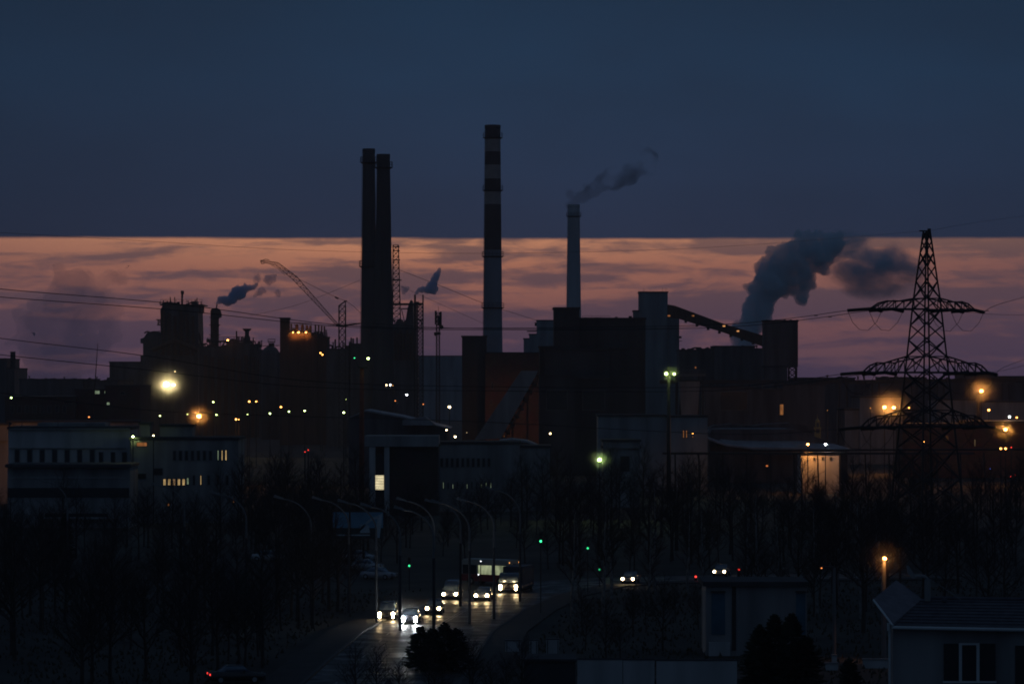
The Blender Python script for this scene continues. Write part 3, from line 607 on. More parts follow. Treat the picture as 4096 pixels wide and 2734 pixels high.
# glass-fronted canteen with faint windows
cw = [(1770 + 19 * i, 1925 + (i % 3) * 4, 1777 + 19 * i, 1955, 0, lit_g if i in (0, 2, 5, 8, 9, 10) else None) for i in range(11)] + [(1760 + 21 * i, 1830, 1774 + 21 * i, 1868, 0, None) for i in range(10)]
block('canteen_building', 'dark two storey building with a row of faint greenish lit windows, centre', 'building', [(1752.5, 1775, 2080, None, 0, 14), (2080, 1790, 2200, None, 3, 12)], 640, whited, wins=cw)
D = 700; t = thing('arched_store', 'low store with a pale curved roof below the orange brick hall', 'store', (X(2080, D), D, 0))
b = MB(t); b.PP([(1985, None), (1985, 1775), (2000, 1762), (2050, 1758), (2110, 1765), (2175, 1790), (2175, None)], D, 14); b.build('wall', shed, t)
b = MB(t); b.PP([(1980, 1778), (2000, 1760), (2050, 1755), (2112, 1762), (2182, 1792), (2180, 1800), (2110, 1770), (2050, 1763), (2003, 1768), (1985, 1782)], D - .4, 15); b.build('roof', roofl, t)
block('pale_depot', 'wide pale flat depot with two small orange windows, right of centre', 'depot', [(2392, 1665, 2660, None, 0, 12), (2660, 1668, 2830, None, 1, 12)], 760, bluec, wins=[(2730, 1719, 2738, 1751, 1, lit_o), (2742, 1719, 2750, 1751, 1, lit_o), (2768, 1740, 2774, 1751, 1, lit_o)])
block('small_pale_house', 'small house with pale upper wall beside the bright yellow-green lamp', 'house', [(2412, 1766, 2560, 1792, 0, 8), (2412, 1792, 2560, None, .6, 8)], 660, whited, wins=[(2480, 1822, 2520, 1885, .6, None)])
D = 820; t = thing('warehouse', 'large warehouse with a broad pale rounded roof, left of the lit cottage', 'warehouse', (X(3040, D), D, 0))
b = MB(t); b.PP([(2835, None), (2835, 1740), (2850, 1716), (3180, 1716), (3260, 1745), (3390, 1788), (3390, None)], D + 1, 30); b.build('wall', shed, t)
rf = MB(t); prof = [(2832, 1735, 0), (2850, 1716, 8), (2900, 1714, 22), (3160, 1714, 24), (3220, 1735, 20), (3395, 1786, 10)]
top = [Vector((X(a, D), D + 14, Z(y, D))) for a, y, _ in prof]; fr = [Vector((X(a, D), D - 6, Z(y2, D))) for a, y2 in ((2832, 1752), (2900, 1775), (3000, 1786), (3160, 1789), (3260, 1791), (3395, 1794))]
vs = top + fr + [v - Vector((0, 0, .4)) for v in top] + [v - Vector((0, 0, .4)) for v in fr]; n = 6; fs = []
for i in range(n - 1): fs += [(i, i + 1, n + i + 1, n + i), (2 * n + i, 3 * n + i, 3 * n + i + 1, 2 * n + i + 1), (n + i, n + i + 1, 3 * n + i + 1, 3 * n + i), (i, 2 * n + i, 2 * n + i + 1, i + 1)]
rf.add(vs, fs + [(0, n, 3 * n, 2 * n), (n - 1, 3 * n - 1, 4 * n - 1, 2 * n - 1)]); rf.build('roof', roofl, t)
b = MB(t); b.PP([(2832, 1712), (2860, 1700), (2930, 1694), (3010, 1702), (3060, 1695), (3160, 1690), (3220, 1700), (3270, 1725), (3220, 1728), (3180, 1716)], D + 15, 8); b.build('roof_monitor', shed, t)
D = 745; block('lit_cottage', 'pale cottage wall lit orange with three small dark windows', 'house', [(3205, 1818, 3356, None, 0, 10)], D, white, wins=[(3252, 1828, 3262, 1842, 0, None), (3286, 1826, 3296, 1840, 0, None), (3318, 1826, 3329, 1841, 0, None)])
D = 735; t = thing('overhead_pipeline', 'long dark overhead pipe bridge passing in front of the lit cottage', 'pipeline', (X(3200, D), D, 0))
b = MB(t); b.R(2650, 1808, 3900, 1817, D - 4, 1.5); b.bar(P(3000, 1800, D - 3), P(4150, 1796, D - 3), .22, 8); b.build('pipe', steel, t)
for x in range(2700, 3950, 95):
    b = MB(t); b.bar((X(x, D), D - 3, 0), P(x, 1808, D - 3), .22); b.build('post', steel, t)
b = MB(t)
for x in range(3205, 3420, 9): b.bar(P(x, 1808, D - 4), P(x + 5, 1800, D - 4), .06)
b.build('railing', galv, t)
# small tower, the yellow light on it put into its wall colour
D = 900; t = thing('bell_tower', 'tiny gold-lit tower with arched openings rising behind the warehouse roof', 'tower', (X(3271, D), D, 0))
gold = mat('yellow_lit_stucco', (0.45, 0.34, 0.12), 0.6)
b = MB(t)
for sx in (-11, 9): b.R(3270 + sx, 1712, 3270 + sx + 5, None, D, .5); b.R(3270 + sx, 1712, 3270 + sx + 5, None, D + 1.4, .5)
b.R(3258, 1708, 3285, 1714, D - .1, 2.2); b.R(3260, 1732, 3284, None, D + .2, 1.6)
for sx in (-8, 6): b.R(3270 + sx, 1690, 3270 + sx + 4, 1708, D + .3, .4)
b.R(3262, 1686, 3281, 1690, D + .2, 1.6); b.lathe(X(3271, D), D + 1, [(.5, Z(1686, D)), (.55, Z(1681, D)), (.1, Z(1672, D)), (.03, Z(1655, D))], 10); b.build('arcade', gold, t)
# red pole with floodlight head
D = 700; t = thing('lighting_column', 'thick reddish column rising in front of the twin chimneys with a greenish lamp', 'lighting column', (X(1447, D), D, 0))
b = MB(t); b.lathe(X(1447, D), D, [(.55, 0), (.42, Z(1470, D))], 12); b.build('column', mat('red_oxide', (0.16, 0.045, 0.03), .8), t, True)
b = MB(t); b.R(1432, 1466, 1470, 1472, D - .5, 1); b.bar(P(1470, 1469, D), P(1473, 1438, D), .07); b.bar(P(1434, 1469, D), P(1420, 1436, D), .07); b.build('head_frame', steel, t)
D = 720; t = thing('lighting_column', 'dark column under the pair of bright green-white lamps', 'lighting column', (X(2675, D), D, 0))
b = MB(t); b.lathe(X(2675, D), D, [(.5, 0), (.3, Z(1502, D))], 12); b.build('column', steel, t, True)
b = MB(t); b.R(2656, 1499, 2706, 1503, D - .4, .8); b.build('head_frame', steel, t)
D = 700; t = thing('radio_mast', 'thin tilted lone mast left of the furnace tower', 'mast', (X(378, D), D, 0))
b = MB(t); b.bar((X(371, D), D, 0), P(373, 1640, D), .2, 6); b.bar(P(373, 1640, D), P(391, 1372, D), .14, 6, r2=.05); b.build('pole', steel, t)
# ------------------------------------------------------------------ pylon
PD = 450.0; TH = math.radians(31)
PX = X(3707, PD); t = thing('electricity_pylon', 'tall dark lattice pylon with three tiers of cross-arms, right side', 'pylon', (PX, PD, 0))
def pcor(z):
    ks = [(0, 8.6), (Z(2134, PD), 7.0), (Z(1900, PD), 6.0), (Z(1640, PD), 4.7), (Z(1440, PD), 3.7), (Z(1200, PD), 2.45), (Z(925, PD), 0.62)]
    for (a, wa), (c, wc) in zip(ks, ks[1:]):
        if a <= z <= c: w = wa + (wc - wa) * (z - a) / (c - a); break
    else: w = ks[-1][1]
    w /= 2
    return [Vector((PX + w * (sx * math.cos(TH) - sy * math.sin(TH)), PD + w * (sx * math.sin(TH) + sy * math.cos(TH)), z)) for sx, sy in ((-1, -1), (1, -1), (1, 1), (-1, 1))]
ztop = Z(925, PD); zs = [0, 4.5, 8.2, 11.3, Z(1790, PD), Z(1705, PD), Z(1640, PD), Z(1560, PD), Z(1487, PD), Z(1425, PD), Z(1360, PD), Z(1300, PD), Z(1237, PD), Z(1193, PD)]
zz = zs[-1]; st_ = 2.2
while zz < ztop - .8: zz = min(ztop, zz + st_); st_ *= .88; st_ = max(st_, .9); zs.append(zz)
rows = [pcor(z) for z in zs]
for k in range(4):
    b = MB(t)
    for i in range(len(rows) - 1): b.bar(rows[i][k], rows[i + 1][k], .16 if zs[i] < 22 else .14)
    b.build('leg', steel, t)
b = MB(t)
for i in range(len(rows) - 1):
    for k in range(4):
        k2 = (k + 1) % 4; r = .085 if zs[i] < 22 else .09
        b.bar(rows[i][k], rows[i + 1][k2], r)
        if zs[i] < 24 or i % 2: b.bar(rows[i][k2], rows[i + 1][k], r)
        if i in (4, 5, 7, 8, 11, 12): b.bar(rows[i + 1][k], rows[i + 1][k2], r)
b.build('bracing', steel, t)
U = Vector((math.cos(TH), math.sin(TH), 0)); V_ = Vector((-math.sin(TH), math.cos(TH), 0)); C0 = Vector((PX, PD, 0))
tips = {}
for name, yb_, yt, Ln, Rn, pan in (('top', 1237, 1193, 8.9, 7.7, 5), ('mid', 1489, 1425, 10.0, 9.8, 6), ('low', 1706, 1640, 10.2, 9.6, 5)):
    zb, zt = Z(yb_, PD), Z(yt, PD); cb = pcor(zb); w = (cb[1] - cb[0]).length / 2; ct = pcor(zt); wt = (ct[1] - ct[0]).length / 2
    for sgn, Len in ((-1, Ln), (1, Rn)):
        b = MB(t); prev = None
        for i in range(pan + 1):
            u = i / pan; a = w + (Len - w) * u; hw = w * (1 - u * .8); h = (zt - zb) * (1 - u) ** (.75) + .35 * (u < 1 and u > .5)
            p = [C0 + U * sgn * a + V_ * s * hw + Vector((0, 0, zb)) for s in (-1, 1)]; q = [C0 + U * sgn * a + V_ * s * hw * (wt / w) + Vector((0, 0, zb + h)) for s in (-1, 1)]
            if prev:
                for s in (0, 1):
                    b.bar(prev[0][s], p[s], .17); b.bar(prev[1][s], q[s], .11); b.bar(p[s], q[s], .075)
                    b.bar(prev[1][s], p[s], .075)
                b.bar(prev[0][0], p[1], .05); b.bar(p[0], p[1], .05); b.bar(q[0], q[1], .04)
            prev = (p, q)
        b.build('cross_arm', steel, t); tips[name, sgn] = C0 + U * sgn * Len + Vector((0, 0, zb))
b = MB(t); b.bar(C0 + Vector((-.95, 0, ztop + .05)), C0 + Vector((.5, 0, ztop + .05)), .12); b.box(PX + .1, PX + .5, PD - .25, PD + .25, ztop - .2, ztop + .35); b.build('peak_plate', steel, t)
insm = mat('insulator_glass', (0.06, 0.055, 0.05), 0.3)
ends = {}
def string(p, q, n=16):
    b = MB(t); p, q = Vector(p), Vector(q); b.bar(p, q, .05)
    for i in range(n): c = p + (q - p) * (i + .5) / n; d = (q - p).normalized(); b.bar(c - d * .03, c + d * .05, .23, 8)
    b.build('insulator', insm, t)
for name in ('top', 'mid', 'low'):
    for sgn in (-1, 1):
        tip = tips[name, sgn]
        for q, off in enumerate((0.0, 3.4)):
            a = tip - U * sgn * off
            for dirn in (-1, 1):
                d = Vector((-1.0, -.35, -.08)) if dirn < 0 else Vector((.55, .95, -.08)); e = a + d.normalized() * 3.3
                string(a, e); ends[name, sgn, q, dirn] = e
            b = MB(t); e0, e1 = ends[name, sgn, q, -1], ends[name, sgn, q, 1]; m_ = (e0 + e1) / 2
            b.path([e0, e0.lerp(e1, .15) - Vector((0, 0, 1.5)), e0.lerp(e1, .35) - Vector((0, 0, 2.4)), e0.lerp(e1, .6) - Vector((0, 0, 2.5)), e0.lerp(e1, .85) - Vector((0, 0, 1.4)), e1], .03); b.build('jumper_cable', steel, t)
# ------------------------------------------------------------------ conductors
def wire(label, pts, r=.048, group='power lines across the sky'):
    # pts: (column,row,distance) control points joined by a smooth curve
    c = [P(*p) for p in pts] if not isinstance(pts[0], Vector) else pts
    out = []
    for i in range(len(c) - 1):
        p0, p1, p2, p3 = c[max(0, i - 1)], c[i], c[i + 1], c[min(len(c) - 1, i + 2)]
        for k in range(8):
            u = k / 8; out.append(.5 * ((2 * p1) + (p2 - p0) * u + (2 * p0 - 5 * p1 + 4 * p2 - p3) * u * u + (3 * p1 - p0 - 3 * p2 + p3) * u ** 3))
    out.append(c[-1]); o = thing('power_line', label, 'cable', out[0]); o['group'] = group
    b = MB(o); b.path(out, r, 4)
    for v in (out[3], out[-5]) if r > .03 else (): b.box(v.x - .25, v.x + .25, v.y - .04, v.y + .04, v.z - .13, v.z - .05)
    ob = b.build('conductor', steel, o); return o
e = ends
def img(v): return (CX + v.x / v.y * K, HY - (v.z - CZ) / v.y * K, v.y)
E = lambda *k: img(e[k])
wire('uppermost of the conductors sagging across the whole sky from the left edge', [E('top', -1, 0, -1), (2900, 1296, 430), (1900, 1312, 400), (1340, 1297, 385), (700, 1215, 365), (0, 1155, 350), (-400, 1100, 340)])
wire('second conductor from the top at the left edge, ending at the top pylon arm', [E('top', -1, 1, -1), (2900, 1308, 432), (1900, 1318, 402), (1340, 1304, 387), (700, 1240, 367), (0, 1187, 352), (-400, 1140, 342)])
wire('third conductor down at the left edge, running to the middle pylon arm', [E('mid', -1, 0, -1), (2900, 1545, 430), (1900, 1545, 400), (1200, 1520, 380), (600, 1425, 365), (0, 1352, 350), (-400, 1290, 340)])
wire('fourth conductor down at the left edge, crossing in front of the factory foot', [E('mid', -1, 1, -1), (2900, 1560, 430), (1900, 1562, 400), (1200, 1545, 380), (600, 1480, 365), (0, 1418, 350), (-400, 1370, 340)])
wire('low conductor from the lowest pylon arm crossing the middle buildings', [E('low', -1, 0, -1), (2900, 1735, 430), (1900, 1685, 400), (1200, 1665, 380), (600, 1640, 365), (0, 1570, 350)])
wire('very thin earth wire meeting the pylon peak from the left', [(3692, 924, 450), (3100, 972, 430), (2600, 1000, 415), (1900, 1013, 398), (1200, 1000, 380), (600, 965, 365), (0, 930, 350)], .018)
wire('thin earth wire leaving the pylon peak to the right', [(3722, 922, 450), (3900, 890, 520), (4200, 850, 640)], .02)
wire('conductor rising steeply right from the top pylon arm to the frame edge', [E('top', 1, 0, 1), (4000, 1215, 520), (4200, 1160, 640)], .04)
wire('nearly level conductor right of the top pylon arm', [E('top', 1, 1, 1), (4010, 1258, 500), (4250, 1262, 560)], .03)
wire('conductor leaving the middle pylon arm to the right', [E('mid', 1, 0, 1), (4030, 1462, 520), (4250, 1385, 640)], .03)
wire('lower of the two conductors leaving the middle pylon arm rightward', [E('mid', 1, 1, 1), (4060, 1470, 540), (4250, 1412, 640)], .03)
wire('conductor leaving the lowest pylon arm to the right', [E('low', 1, 0, 1), (4060, 1735, 540), (4250, 1720, 640)], .03)
wire('dark horizontal cable crossing in front of the striped chimney and factory block', [(1300, 1302, 700), (1450, 1292, 690), (1800, 1311, 690), (2300, 1315, 700), (2700, 1310, 720), (3054, 1286, 760)], .05, 'factory cables')
wire('slack guy rope from the hoist tower down to the right', [(1600, 1080, 1418), (1780, 1150, 1400), (1935, 1212, 1380), (2145, 1280, 1360)], .09, 'factory cables')
wire('lower guy rope from the hoist tower to the tallest chimney foot', [(1605, 1145, 1418), (1760, 1215, 1400), (1932, 1292, 1380)], .06, 'factory cables')
wire('faint rope curving up left from the crane toward the twin chimneys', [(1000, 1262, 1300), (1200, 1215, 1290), (1440, 1120, 1280)], .06, 'factory cables')

# ------------------------------------------------------------------ lamps
LC = {'Y': (1.0, .76, .34), 'G': (.74, 1.0, .32), 'O': (1.0, .38, .08), 'W': (.92, .96, 1.0), 'w': (1.0, .72, .38), 'R': (1.0, .05, .04), 'g': (.05, 1.0, .35), 'o': (1.0, .30, .08), 'B': (.1, .2, 1.0)}
def bulbmat(c, s): return emit('lamp_glow_%s_%d' % ({'Y': 'yellow', 'G': 'greenish', 'O': 'sodium', 'W': 'white', 'w': 'warm', 'R': 'red', 'g': 'green', 'o': 'amber', 'B': 'blue'}[c], int(s * 10)), LC[c], s)
def light(parent, loc, c, power, r=.4, spot=None, dirv=None, blend=.6):
    l = bpy.data.lights.new('light', 'SPOT' if spot else 'POINT'); l.energy = power; l.color = LC[c]; l.shadow_soft_size = r
    o = bpy.data.objects.new('light', l); COL.objects.link(o); o.parent = parent; o.location = loc
    if spot: l.spot_size = math.radians(spot); l.spot_blend = blend; o.rotation_euler = Vector(dirv).to_track_quat('-Z', 'Y').to_euler()
    return o
def lamp(label, px, py, D, c, dpx, s, power=0, pole=True, arm=0.0, back=0, bdir=(0, 1, -.2), bcone=112, prad=.09, group='lit lamps around the works', name='floodlight', base=0.0):
    p = P(px, py, D); t = thing(name, label, 'lamp', (p.x, p.y, base)); r = dpx / 2 / K * D
    b = MB(t)
    if pole:
        b.bar((p.x + arm, p.y, base), (p.x + arm, p.y, p.z + r * .4), prad * 1.4, 8, r2=prad); b.build('pole', galv if arm else steel, t)
        b = MB(t)
        if arm: b.bar((p.x + arm, p.y, p.z + r * .6), (p.x, p.y, p.z + r * .9), prad * .7, 6)
    h = r * .55
    b.prism([(p.x - r, p.z + h * .6), (p.x + r, p.z + h * .6), (p.x + r * .5, p.z + h * 1.6), (p.x - r * .5, p.z + h * 1.6)], p.y - r * .2, p.y + r * 1.0)
    if not pole: b.box(p.x - .08, p.x + .08, p.y + .1, p.y + 1.2, p.z + h * .8, p.z + h * 1.2)
    b.build('lamp_head', steel, t)
    b = MB(t); b.sphere(p - Vector((0, r * .35, 0)), r * .8, 10, 6, .75); b.build('bulb', bulbmat(c, s), t, True)
    if power and name == 'street_lamp': light(t, (0, -r * 1.2 - .1, p.z - base + .1), c, power, .12, 80, (0, .12, -1), .8); light(t, (0, -r * 1.2 - .35, p.z - base), c, power * .35, .3, 150, (0, -1, .1), .5)
    elif power: light(t, (0, -r * 1.2 - .35, p.z - base), c, power, .3, 172, (0, -1, -.25), .35)
    if back: light(t, (0, .9 + r, p.z - base), c, back, .3, bcone, bdir, .5)
    return t
LG = 'lit lamps around the works'
LS = [
 ('dazzling yellow floodlight at left, brightest lamp in the view', 665, 1536, 1090, 'Y', 26, 60, 9000, True, 0),
 ('smaller yellow floodlight close right of the dazzling one', 694, 1538, 1092, 'Y', 13, 30, 2500, True, 0),
 ('tiny orange lamp just above the dazzling yellow floodlight', 700, 1485, 1485, 'w', 6, 5, 0, False, 0),
 ('strong orange lamp above the laboratory building', 796, 1663, 800, 'O', 20, 45, 8000, True, 0),
 ('small greenish lamp just left of the strong orange lamp', 750, 1656, 850, 'G', 7, 4, 60, True, 0),
 ('small white-green lamp over the left office roof end', 640, 1662, 850, 'G', 8, 8, 100, True, 0),
 ('greenish-white lamp above right of the strong orange lamp', 853, 1607, 950, 'G', 9, 8, 120, True, 0),
 ('greenish-white lamp right of the strong orange lamp at its height', 866, 1658, 860, 'G', 8, 8, 100, True, 0),
 ('dimmer greenish lamp, third right of the strong orange lamp', 990, 1657, 880, 'G', 7, 5, 60, True, 0),
 ('white-green lamp, fourth right of the strong orange lamp', 1080, 1653, 880, 'G', 9, 10, 100, True, 0),
 ('white-green lamp, fifth right of the strong orange lamp', 1156, 1645, 890, 'G', 9, 9, 100, True, 0),
 ('white-green lamp, sixth right of the strong orange lamp', 1219, 1642, 890, 'G', 9, 10, 100, True, 0),
 ('bright green-haloed lamp just left of the red column', 1375, 1649, 800, 'G', 10, 16, 400, True, 0),
 ('tiny green lamp above the green-haloed one', 1384, 1596, 1000, 'G', 4, 2, 0, True, 0),
 ('left one of two small orange lamps under the stove house', 997, 1605, 960, 'O', 9, 12, 120, True, 0),
 ('right one of two small orange lamps under the stove house', 1025, 1605, 960, 'O', 8, 10, 120, True, 0),
 ('elongated orange lamp right of the strong orange one, lower', 944, 1676, 820, 'O', 9, 14, 200, True, 0),
 ('second lens of the elongated orange pair, right end', 955, 1677, 822, 'O', 6, 8, 0, True, 0),
 ('small orange lamp between two greenish ones', 1124, 1627, 920, 'O', 9, 12, 150, True, 0),
 ('yellow-green lamp on the office block roof, with small rays', 532, 1745, 588, 'G', 12, 22, 80, True, 0),
 ('tilted yellow lamp right of the office block roof lamp', 614, 1741, 585, 'Y', 9, 12, 150, True, 0),
 ('small red-orange lamp above the office block roof', 356, 1667, 900, 'o', 8, 3, 0, True, 0),
 ('small lime-green lamp by the left edge', 45, 1590, 980, 'G', 9, 10, 300, True, 0),
 ('orange lamp on the walkway right of the steaming stack', 911, 1360, 1466, 'O', 10, 12, 300, False, 0),
 ('left one of three orange lamps on the stove house', 1172, 1329, 1297, 'O', 8, 9, 250, False, 0),
 ('middle one of three orange lamps on the stove house', 1194, 1329, 1297, 'O', 10, 12, 300, False, 0),
 ('right one of three orange lamps on the stove house', 1224, 1329, 1297, 'O', 9, 10, 250, False, 0),
 ('upper lamp of the slanting orange pair below the stove house', 1282, 1411, 1190, 'O', 8, 10, 120, True, 0),
 ('lower lamp of the slanting orange pair below the stove house', 1290, 1418, 1190, 'O', 8, 10, 0, True, 0),
 ('dim green lamp left of the red column head', 1418, 1431, 699, 'g', 7, 2, 0, False, 0),
 ('bright yellow-green lamp on the red column head', 1473, 1433, 699, 'G', 12, 18, 500, False, 0),
 ('orange lamp left in the tight trio under the twin chimneys', 1546, 1539, 1000, 'w', 10, 12, 200, True, 0),
 ('white lamp in the tight trio under the twin chimneys', 1561, 1539, 1001, 'W', 10, 16, 200, True, 0),
 ('small orange lamp right in the tight trio under the twin chimneys', 1571, 1540, 1002, 'O', 6, 5, 0, True, 0),
 ('white lamp below right of the tight trio', 1627, 1578, 950, 'W', 10, 14, 200, True, 0),
 ('faint red-orange lamp below the tight trio', 1581, 1602, 940, 'o', 6, 2.5, 0, True, 0),
 ('faint red-orange lamp left of the telecom mast', 1693, 1616, 930, 'o', 6, 2, 0, True, 0),
 ('bright warm lamp with short rays right of the telecom mast', 1798, 1627, 880, 'w', 12, 30, 900, True, 0),
 ('upper warm lamp of the two below the rayed warm lamp', 1786, 1719, 720, 'w', 9, 12, 120, True, 0),
 ('lower warm lamp of the two below the rayed warm lamp', 1821, 1746, 700, 'w', 11, 16, 300, True, 0),
 ('tiny warm lamp left of the conveyor foot', 1867, 1729, 760, 'w', 4, 1.2, 0, True, 0),
 ('small yellow lamp right of the orange brick hall', 2201, 1733, 690, 'Y', 9, 14, 150, True, 0),
 ('brilliant yellow-green lamp low at the centre', 2398, 1838, 600, 'G', 16, 40, 900, True, 0),
 ('left lamp of the bright green-white pair right of centre', 2665, 1494, 719, 'G', 14, 26, 800, False, 0),
 ('right lamp of the bright green-white pair right of centre', 2697, 1495, 719, 'G', 11, 22, 400, False, 0),
 ('small orange lamp at the right end of the pale depot', 2771, 1732, 758, 'O', 7, 8, 60, False, 0),
 ('left lamp of the two big orange lamps left of the pylon', 3538, 1628, 900, 'O', 16, 40, 4000, True, 0),
 ('right lamp of the two big orange lamps left of the pylon', 3575, 1629, 902, 'O', 16, 40, 4000, True, 0),
 ('tiny orange lamp left of the two big orange lamps', 3482, 1632, 940, 'O', 4, 4, 0, True, 0),
 ('slanting orange lamp seen through the pylon lattice', 3636, 1630, 940, 'O', 8, 8, 60, True, 0),
 ('minute orange lamp far left of the two big orange lamps', 3310, 1640, 950, 'O', 3, 3, 0, True, 0),
 ('large orange lamp on a thick column right of the pylon', 3925, 1563, 880, 'O', 17, 45, 4500, True, 0),
 ('flat orange lamp below right of the thick column lamp', 3955, 1639, 900, 'O', 12, 14, 300, True, 0),
 ('cold white lamp near the right edge', 4038, 1666, 880, 'W', 11, 20, 500, True, 0),
 ('small orange lamp at the right edge beside the cold white one', 4067, 1669, 880, 'O', 9, 10, 100, True, 0),
 ('big orange lamp with rays low near the right edge', 4022, 1717, 800, 'O', 16, 45, 4000, True, 0),
 ('orange lamp shining low through the pylon legs', 3693, 1766, 780, 'O', 10, 16, 300, True, 0),
 ('orange lamp over the lit cottage', 3231, 1776, 741, 'O', 13, 24, 1500, True, 0),
 ('cold white lamp over the lit cottage', 3302, 1776, 741, 'W', 12, 28, 900, True, 0),
 ('left half of the low orange light pair at the right edge', 4003, 1793, 700, 'O', 12, 8, 100, True, 0),
 ('right half of the low orange light pair at the right edge', 4022, 1793, 700, 'O', 12, 10, 100, True, 0),
 ('small red lamp at the far right edge', 4045, 1788, 700, 'R', 6, 2.5, 0, True, 0),
 ('lone tiny blue lamp at the right edge', 3961, 1874, 620, 'B', 4, 1.2, 0, True, 0),
 ('dim amber lamp on the dark wall left of the lit cottage', 3068, 1862, 700, 'o', 12, .5, 0, True, 0),
 ('left one of the two tiny red lights at the right edge', 4043, 1905, 600, 'R', 5, 2, 0, True, 0),
 ('right one of the two tiny red lights at the right edge', 4062, 1899, 600, 'R', 4, 2, 0, True, 0),
 ('lower left red light of the far slanting red pair', 1220, 1806, 560, 'R', 7, 1.5, 0, True, 0),
 ('upper right red light of the far slanting red pair', 1233, 1799, 562, 'R', 7, 1.5, 0, True, 0),
]
LS += [('small orange lamp at the foot of the sloping pale conveyor', 2019, 1744, 975, 'O', 6, 3, 0, True, 0), ('unseen orange yard lamp beyond the left frame edge', -70, 1722, 655, 'O', 10, 12, 0, True, 0)]
BACK = {665: 9000, 796: 5000, 3538: 2600, 3575: 2600, 3925: 3500, 4022: 3000, 3231: 2300, 3302: 40, 2019: 1500, -70: 2200, 1172: 500, 1194: 500, 1224: 500, 532: 60, 3693: 600, 1798: 500, 4038: 1200}
for l_ in LS: lamp(l_[0], l_[1], l_[2], l_[3], l_[4], l_[5], l_[6], l_[7], l_[8], l_[9], BACK.get(l_[1], 0) if l_[2] != 1793 else 0, (0, .5, -.85) if l_[1] in (3231, 3302) else (0, 1, -.2), 165 if l_[1] in (3231, 3302) else 112)
D = 880; t = thing('lighting_column', 'thick dark column carrying the large orange lamp near the right edge', 'lighting column', (X(3917, D), D + 1.5, 0))
b = MB(t); b.lathe(X(3917, D), D + 1.5, [(.55, 0), (.45, Z(1560, D))], 12); b.build('column', steel, t, True)
# concrete post with the near orange lamp
D = 300
t = lamp('near orange street lamp on a thick concrete post beside the house roof', 3538, 2232, D, 'O', 20, 40, 450, True, -.05, 0, (0, 1, 0), 90, .17, name='street_lamp', group='near posts')
lamp('leaning concrete post with a faint small amber lamp left of the near orange one', 3286, 2270, 302, 'o', 9, 1.4, 0, True, 1.1, 0, (0, 1, 0), 90, .13, name='street_lamp')

# ------------------------------------------------------------------ curved street lamps (unlit)
def street_lamp_proto(H=12.0, reach=2.9):
    t = thing('street_lamp', 'x', 'street lamp', (0, 0, 0)); b = MB()
    b.bar((0, 0, 0), (0, 0, 7.2), .15, 8, r2=.13); b.build('lower_pole', concd, t)
    b = MB(); pts = [(0, 0, 7.2), (0, 0, 9.3)]
    for i in range(1, 9):
        a = i / 8; pts.append((-reach * a ** 1.6, 0, 9.3 + (H - 9.45) * (1 - (1 - a) ** 1.7)))
    b.path([Vector(p) for p in pts], .075, 6, rad=[.11, .10] + [.085 - .003 * i for i in range(1, 9)]); b.build('curved_arm', galv, t)
    b = MB(); e_ = Vector(pts[-1]); dx = Vector((-.95, 0, .28))
    b.add([e_ + Vector(v) for v in ((.1, -.12, -.05), (.1, .12, -.05), (-.95, .2, .2), (-.95, -.2, .2), (.1, -.08, .12), (.1, .08, .12), (-.85, .16, .45), (-.85, -.16, .45))], [(0, 1, 2, 3), (4, 7, 6, 5), (0, 4, 5, 1), (1, 5, 6, 2), (2, 6, 7, 3), (3, 7, 4, 0)])
    b.build('lamp_head', galv, t)
    return t
sp_ = street_lamp_proto(); first = True
SLP = [(270, 420, 1.0, 'farthest left, in front of the office wing'), (738, 402, 1.0, 'right of the office wing, first in the middle row'), (985, 372, 1.0, 'in front of the laboratory building corner'), (1244, 358, 1.0, 'just left of the billboard'),
       (1395, 362, .98, 'behind the left half of the billboard'), (1505, 346, 1.0, 'rising beside the right edge of the billboard'), (1600, 336, 1.0, 'with its post in front of the left headlights'), (1737, 352, 1.0, 'left of the double pair over the cars'),
       (1735, 333, .985, 'in front of the double pair over the cars'), (1842, 372, .93, 'lowest headed one, over the avenue'), (1878, 345, 1.0, 'right of the minivan in the avenue'), (1976, 352, 1.0, 'between the saloon car and the bus'), (2080, 380, 1.02, 'rightmost of the curved row')]
for px, D_, hs, lb in SLP:
    o = sp_ if first else dup(sp_); first = False
    o.location = (X(px, D_), D_, 0); o.scale = (1, 1, hs); o['label'] = 'unlit curved street lamp ' + lb; o['group'] = 'unlit curved street lamps along the avenue'; o['category'] = 'street lamp'

